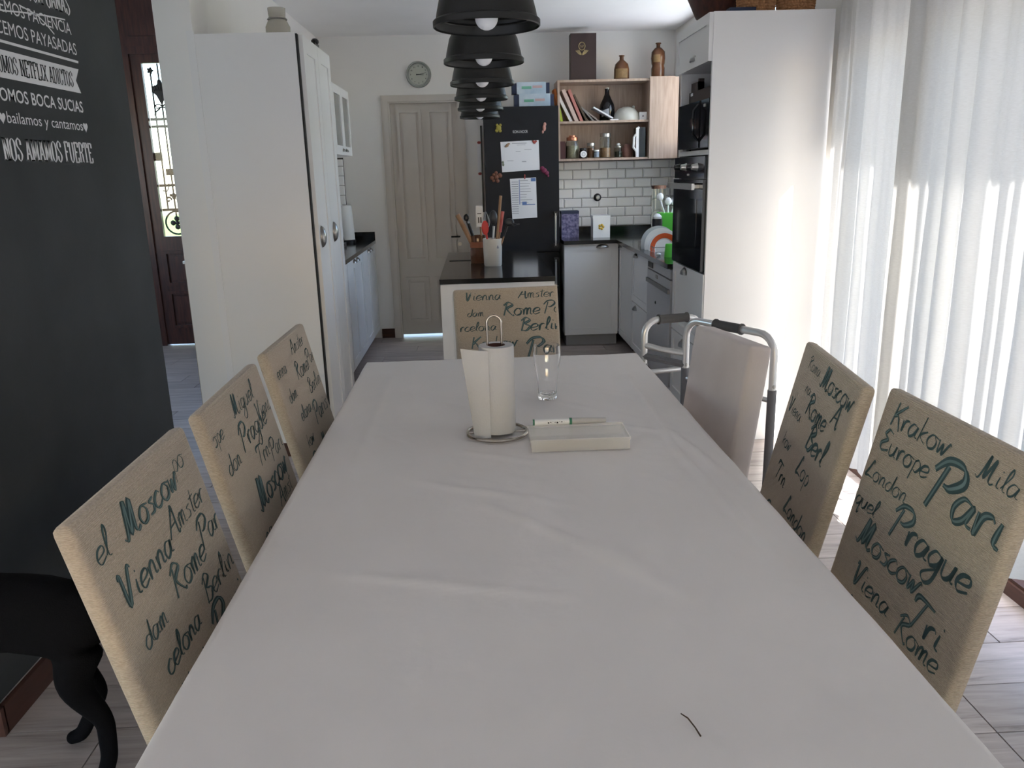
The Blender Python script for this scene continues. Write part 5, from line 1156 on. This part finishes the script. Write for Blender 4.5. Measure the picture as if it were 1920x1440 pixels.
# ================================================================ WALKER
ALU = mat('pale_aluminium', (.62, .62, .62), .3, metal=.75); GRIP = mat('grey_foam_grip', (.075, .072, .072), .8, bump=.3, bscale=200); GREYP = mat('grey_leg_sleeve', (.13, .13, .14), .45)
wk = thing('walking_frame', (.85, 2.98, 0), 'folding aluminium walking frame with grey grips behind the off-white chair', 'walker')
def uframe(a, b, zt=.875, r=.07):
    a, b = Vector(a), Vector(b); d = (b-a); L_ = d.length; d.normalize(); pts = [a+Vector((0, 0, .62))]
    for i in range(7): th_ = PI/2*i/6; pts.append(a+d*(r*(1-math.cos(th_)))+Vector((0, 0, zt-r+r*math.sin(th_))))
    for i in range(7): th_ = PI/2*(1-i/6); pts.append(b-d*(r*(1-math.cos(th_)))+Vector((0, 0, zt-r+r*math.sin(th_))))
    pts.append(b+Vector((0, 0, .62)))
    f = MB().tube(pts, .0135, 12).build('side_frame', ALU, wk, smooth=True)
    mid = a.lerp(b, .5)+Vector((0, 0, zt)); g0, g1 = mid-d*.065, mid+d*.065
    MB().tube([g0, g0.lerp(g1, .04), g0.lerp(g1, .08), g0.lerp(g1, .92), g0.lerp(g1, .96), g1], [.021, .021, .018, .018, .021, .021], 14).build('hand_grip', GRIP, f, smooth=True)
    for q in (a, b):
        MB().tube([q+Vector((0, 0, .03)), q+Vector((0, 0, .70))], .016, 12).build('leg', GREYP, wk, smooth=True)
        MB().tube([q, q+Vector((0, 0, .04))], [.022, .019], 12).build('rubber_foot', BLACK, wk, smooth=True)
        MB().ball(q+Vector((.0, -.015, .715)), .006).build('snap_button', STEEL, wk)
    MB().tube([a+Vector((0, 0, .66)), b+Vector((0, 0, .66))], .010, 10).build('side_brace', ALU, wk, smooth=True)
uframe((.655, 3.16, 0), (.90, 3.22, 0), r=.06); uframe((.800, 3.06, 0), (1.015, 2.69, 0), .895)
MB().tube([(.655, 3.16, .775), (.72, 3.12, .762), (.80, 3.06, .757)], .012, 10).build('cross_brace', ALU, wk, smooth=True)
MB().tube([(.655, 3.16, .73), (.80, 3.06, .712)], .014, 8).build('fold_bar', GREYP, wk, smooth=True)
MB().tube([(.655, 3.16, .50), (.80, 3.06, .49)], .011, 8).build('lower_bar', GREYP, wk, smooth=True)

# ================================================================ HALL CONSOLE
hc = thing('console_cabinet', (-1.66, 5.6, 0), 'beige waist-high console cabinet in the hall behind the wall end', 'cabinet')
MB().box(-1.825, -1.50, 5.10, 6.2, .05, .965).build('body', BEIGE, hc)
MB().box(-1.832, -1.497, 5.09, 6.21, .965, .98).build('top_board', PLASTIC, hc)
for q in ((-1.82, 5.11), (-1.82, 6.14), (-1.55, 5.11), (-1.55, 6.14)): MB().box(q[0], q[0]+.045, q[1], q[1]+.045, 0, .05).build('foot', DARKWOOD, hc)
MB().box(-1.827, -1.822, 5.14, 5.62, .10, .93).build('door', BEIGE, hc); MB().box(-1.827, -1.822, 5.65, 6.15, .10, .93).build('door', BEIGE, hc)

# ================================================================ CURTAINS
def curtain(label, y0, y1, x0, seed, amp=.018, z0=.17, z1=2.50, xo=None):
    rnd = random.Random(seed); n = int((y1-y0)/.0085); m = 30
    ph = [rnd.random()*6.28 for _ in range(6)]
    def fn(i, j):
        y = y0+(y1-y0)*i; z = z0+(z1-z0)*j; low = 1-j
        s = (y-y0)
        f = math.sin(2*PI*s/.125+ph[0]+.9*math.sin(2*PI*s/.7+ph[1])+.25*low*math.sin(s*9+ph[2]))
        f2 = math.sin(2*PI*s/.058+ph[3]+1.2*math.sin(2*PI*s/.4+ph[4]))
        a = amp*(.75+.35*low)*(.7+.5*math.sin(2*PI*s/.53+ph[5]))
        base = x0(y) if callable(x0) else x0
        return Vector((base+a*f+amp*.22*f2*(.5+low*.5)+.006*noise.noise(Vector((y*6, z*2, seed))), y, z+(.004*f if j == 0 else 0)))
    mb = MB().grid(n, m, fn); me = mb.mesh('curtain', CURTAIN); me.shade_smooth()
    o = D.objects.new('curtain', me); C.objects.link(o); return tag(o, label, 'curtain', 'sheer curtains at the garden door')
curtain('sheer white curtain end gathered beside the tall oven tower', 3.73, 4.14, 1.79, 5, amp=.014, z0=.08)
curtain('sheer white curtain panel left of the dark vertical gap', 3.02, 3.80, 1.692, 3, z0=.10)
curtain('sheer white curtain panel at the right edge, nearer the camera', 0.10, 3.20, lambda y: 1.64 if y > 2.7 else 1.64+min(.05, (2.7-y)*.08), 8)
cr_o = thing('curtain_rod', (1.70, 2.1, 2.52), 'slim white curtain rod above the garden door', 'rod')
MB().tube([(1.70, .05, 2.545), (1.70, 4.155, 2.545)], .012, 10).build('rod', WHITE, cr_o, smooth=True)
for y in (.1, 2.1, 4.1): MB().tube([(1.70, y, 2.545), (1.84, y, 2.545)], .008, 8).build('bracket', WHITE, cr_o)

# ================================================================ DOG
def skin(name, verts, edges, radii, m, parent=None, sub=2, origin=(0, 0, 0), rootv=0):
    me = D.meshes.new(name); me.from_pydata([Vector(v)-Vector(origin) for v in verts], edges, []); o = D.objects.new(name, me); C.objects.link(o); o.location = origin
    md = o.modifiers.new('skin', 'SKIN'); md.use_smooth_shade = True
    for i, sv in enumerate(me.skin_vertices[0].data):
        r = radii[i]; sv.radius = r if isinstance(r, tuple) else (r, r); sv.use_root = (i == rootv)
    o.modifiers.new('sub', 'SUBSURF').levels = sub; o.modifiers['sub'].render_levels = sub
    bpy.context.view_layer.update()
    me2 = D.meshes.new_from_object(o.evaluated_get(bpy.context.evaluated_depsgraph_get())); o.modifiers.clear(); o.data = me2
    me2.materials.clear(); me2.materials.append(m); me2.shade_smooth()
    if parent: o.parent = parent
    return o
dy = 1.77
DV = [(-1.02, dy, .47), (-1.14, dy, .49), (-1.30, dy, .47), (-1.46, dy, .45), (-1.56, dy, .49), (-1.66, dy, .58), (-1.73, dy, .64), (-1.84, dy, .62), (-1.90, dy, .60),   # 0-8 spine, head, muzzle
      (-.965, dy-.04, .40), (-1.02, dy-.045, .31), (-.955, dy-.03, .195), (-.965, dy-.02, .08), (-.985, dy-.02, .025), (-1.02, dy-.03, .016),                     # 9-14 near hind leg
      (-1.00, dy+.07, .40), (-1.09, dy+.09, .30), (-1.03, dy+.11, .18), (-1.08, dy+.13, .09), (-1.115, dy+.14, .028), (-1.155, dy+.135, .016),                                    # 15-20 far hind leg
      (-1.44, dy-.07, .36), (-1.46, dy-.075, .22), (-1.45, dy-.075, .06), (-1.47, dy-.075, .02), (-1.44, dy+.07, .36), (-1.46, dy+.075, .22), (-1.45, dy+.075, .06), (-1.47, dy+.075, .02),
      (-.93, dy, .50), (-.90, dy+.03, .42), (-.895, dy+.05, .33)]
DE = [(i, i+1) for i in range(8)]+[(0, 9), (9, 10), (10, 11), (11, 12), (12, 13), (13, 14), (0, 15), (15, 16), (16, 17), (17, 18), (18, 19), (19, 20), (3, 21), (21, 22), (22, 23), (23, 24), (3, 25), (25, 26), (26, 27), (27, 28), (0, 29), (29, 30), (30, 31)]
DR = [.095, .095, .11, .12, .09, .065, .065, .035, .024, .062, .045, .024, .021, .022, .016, .062, .045, .024, .02, .022, .016, .045, .028, .02, .022, .045, .028, .02, .022, .028, .016, .008]
dog = thing('dog', (-1.25, dy, 0), 'black smooth-coated dog standing at the left, head out of view', 'dog')
bd = skin('body', DV, DE, DR, DOGFUR, None, 2); bd.data.transform(Matrix.Translation(-Vector(dog.location))); bd.parent = dog
for s in (-1, 1):
    MB().prism([(-1.69, dy+s*.045, .69), (-1.73, dy+s*.06, .67), (-1.715, dy+s*.085, .60)], (.012, 0, 0)).build('ear', DOGFUR, dog)
    MB().ball((-1.79, dy+s*.035, .65), .008).build('eye', BLACKGLOSS, dog)
MB().ball((-1.925, dy, .603), .013).build('nose', BLACK, dog)
print('planks', nplank, 'objects', len(D.objects))
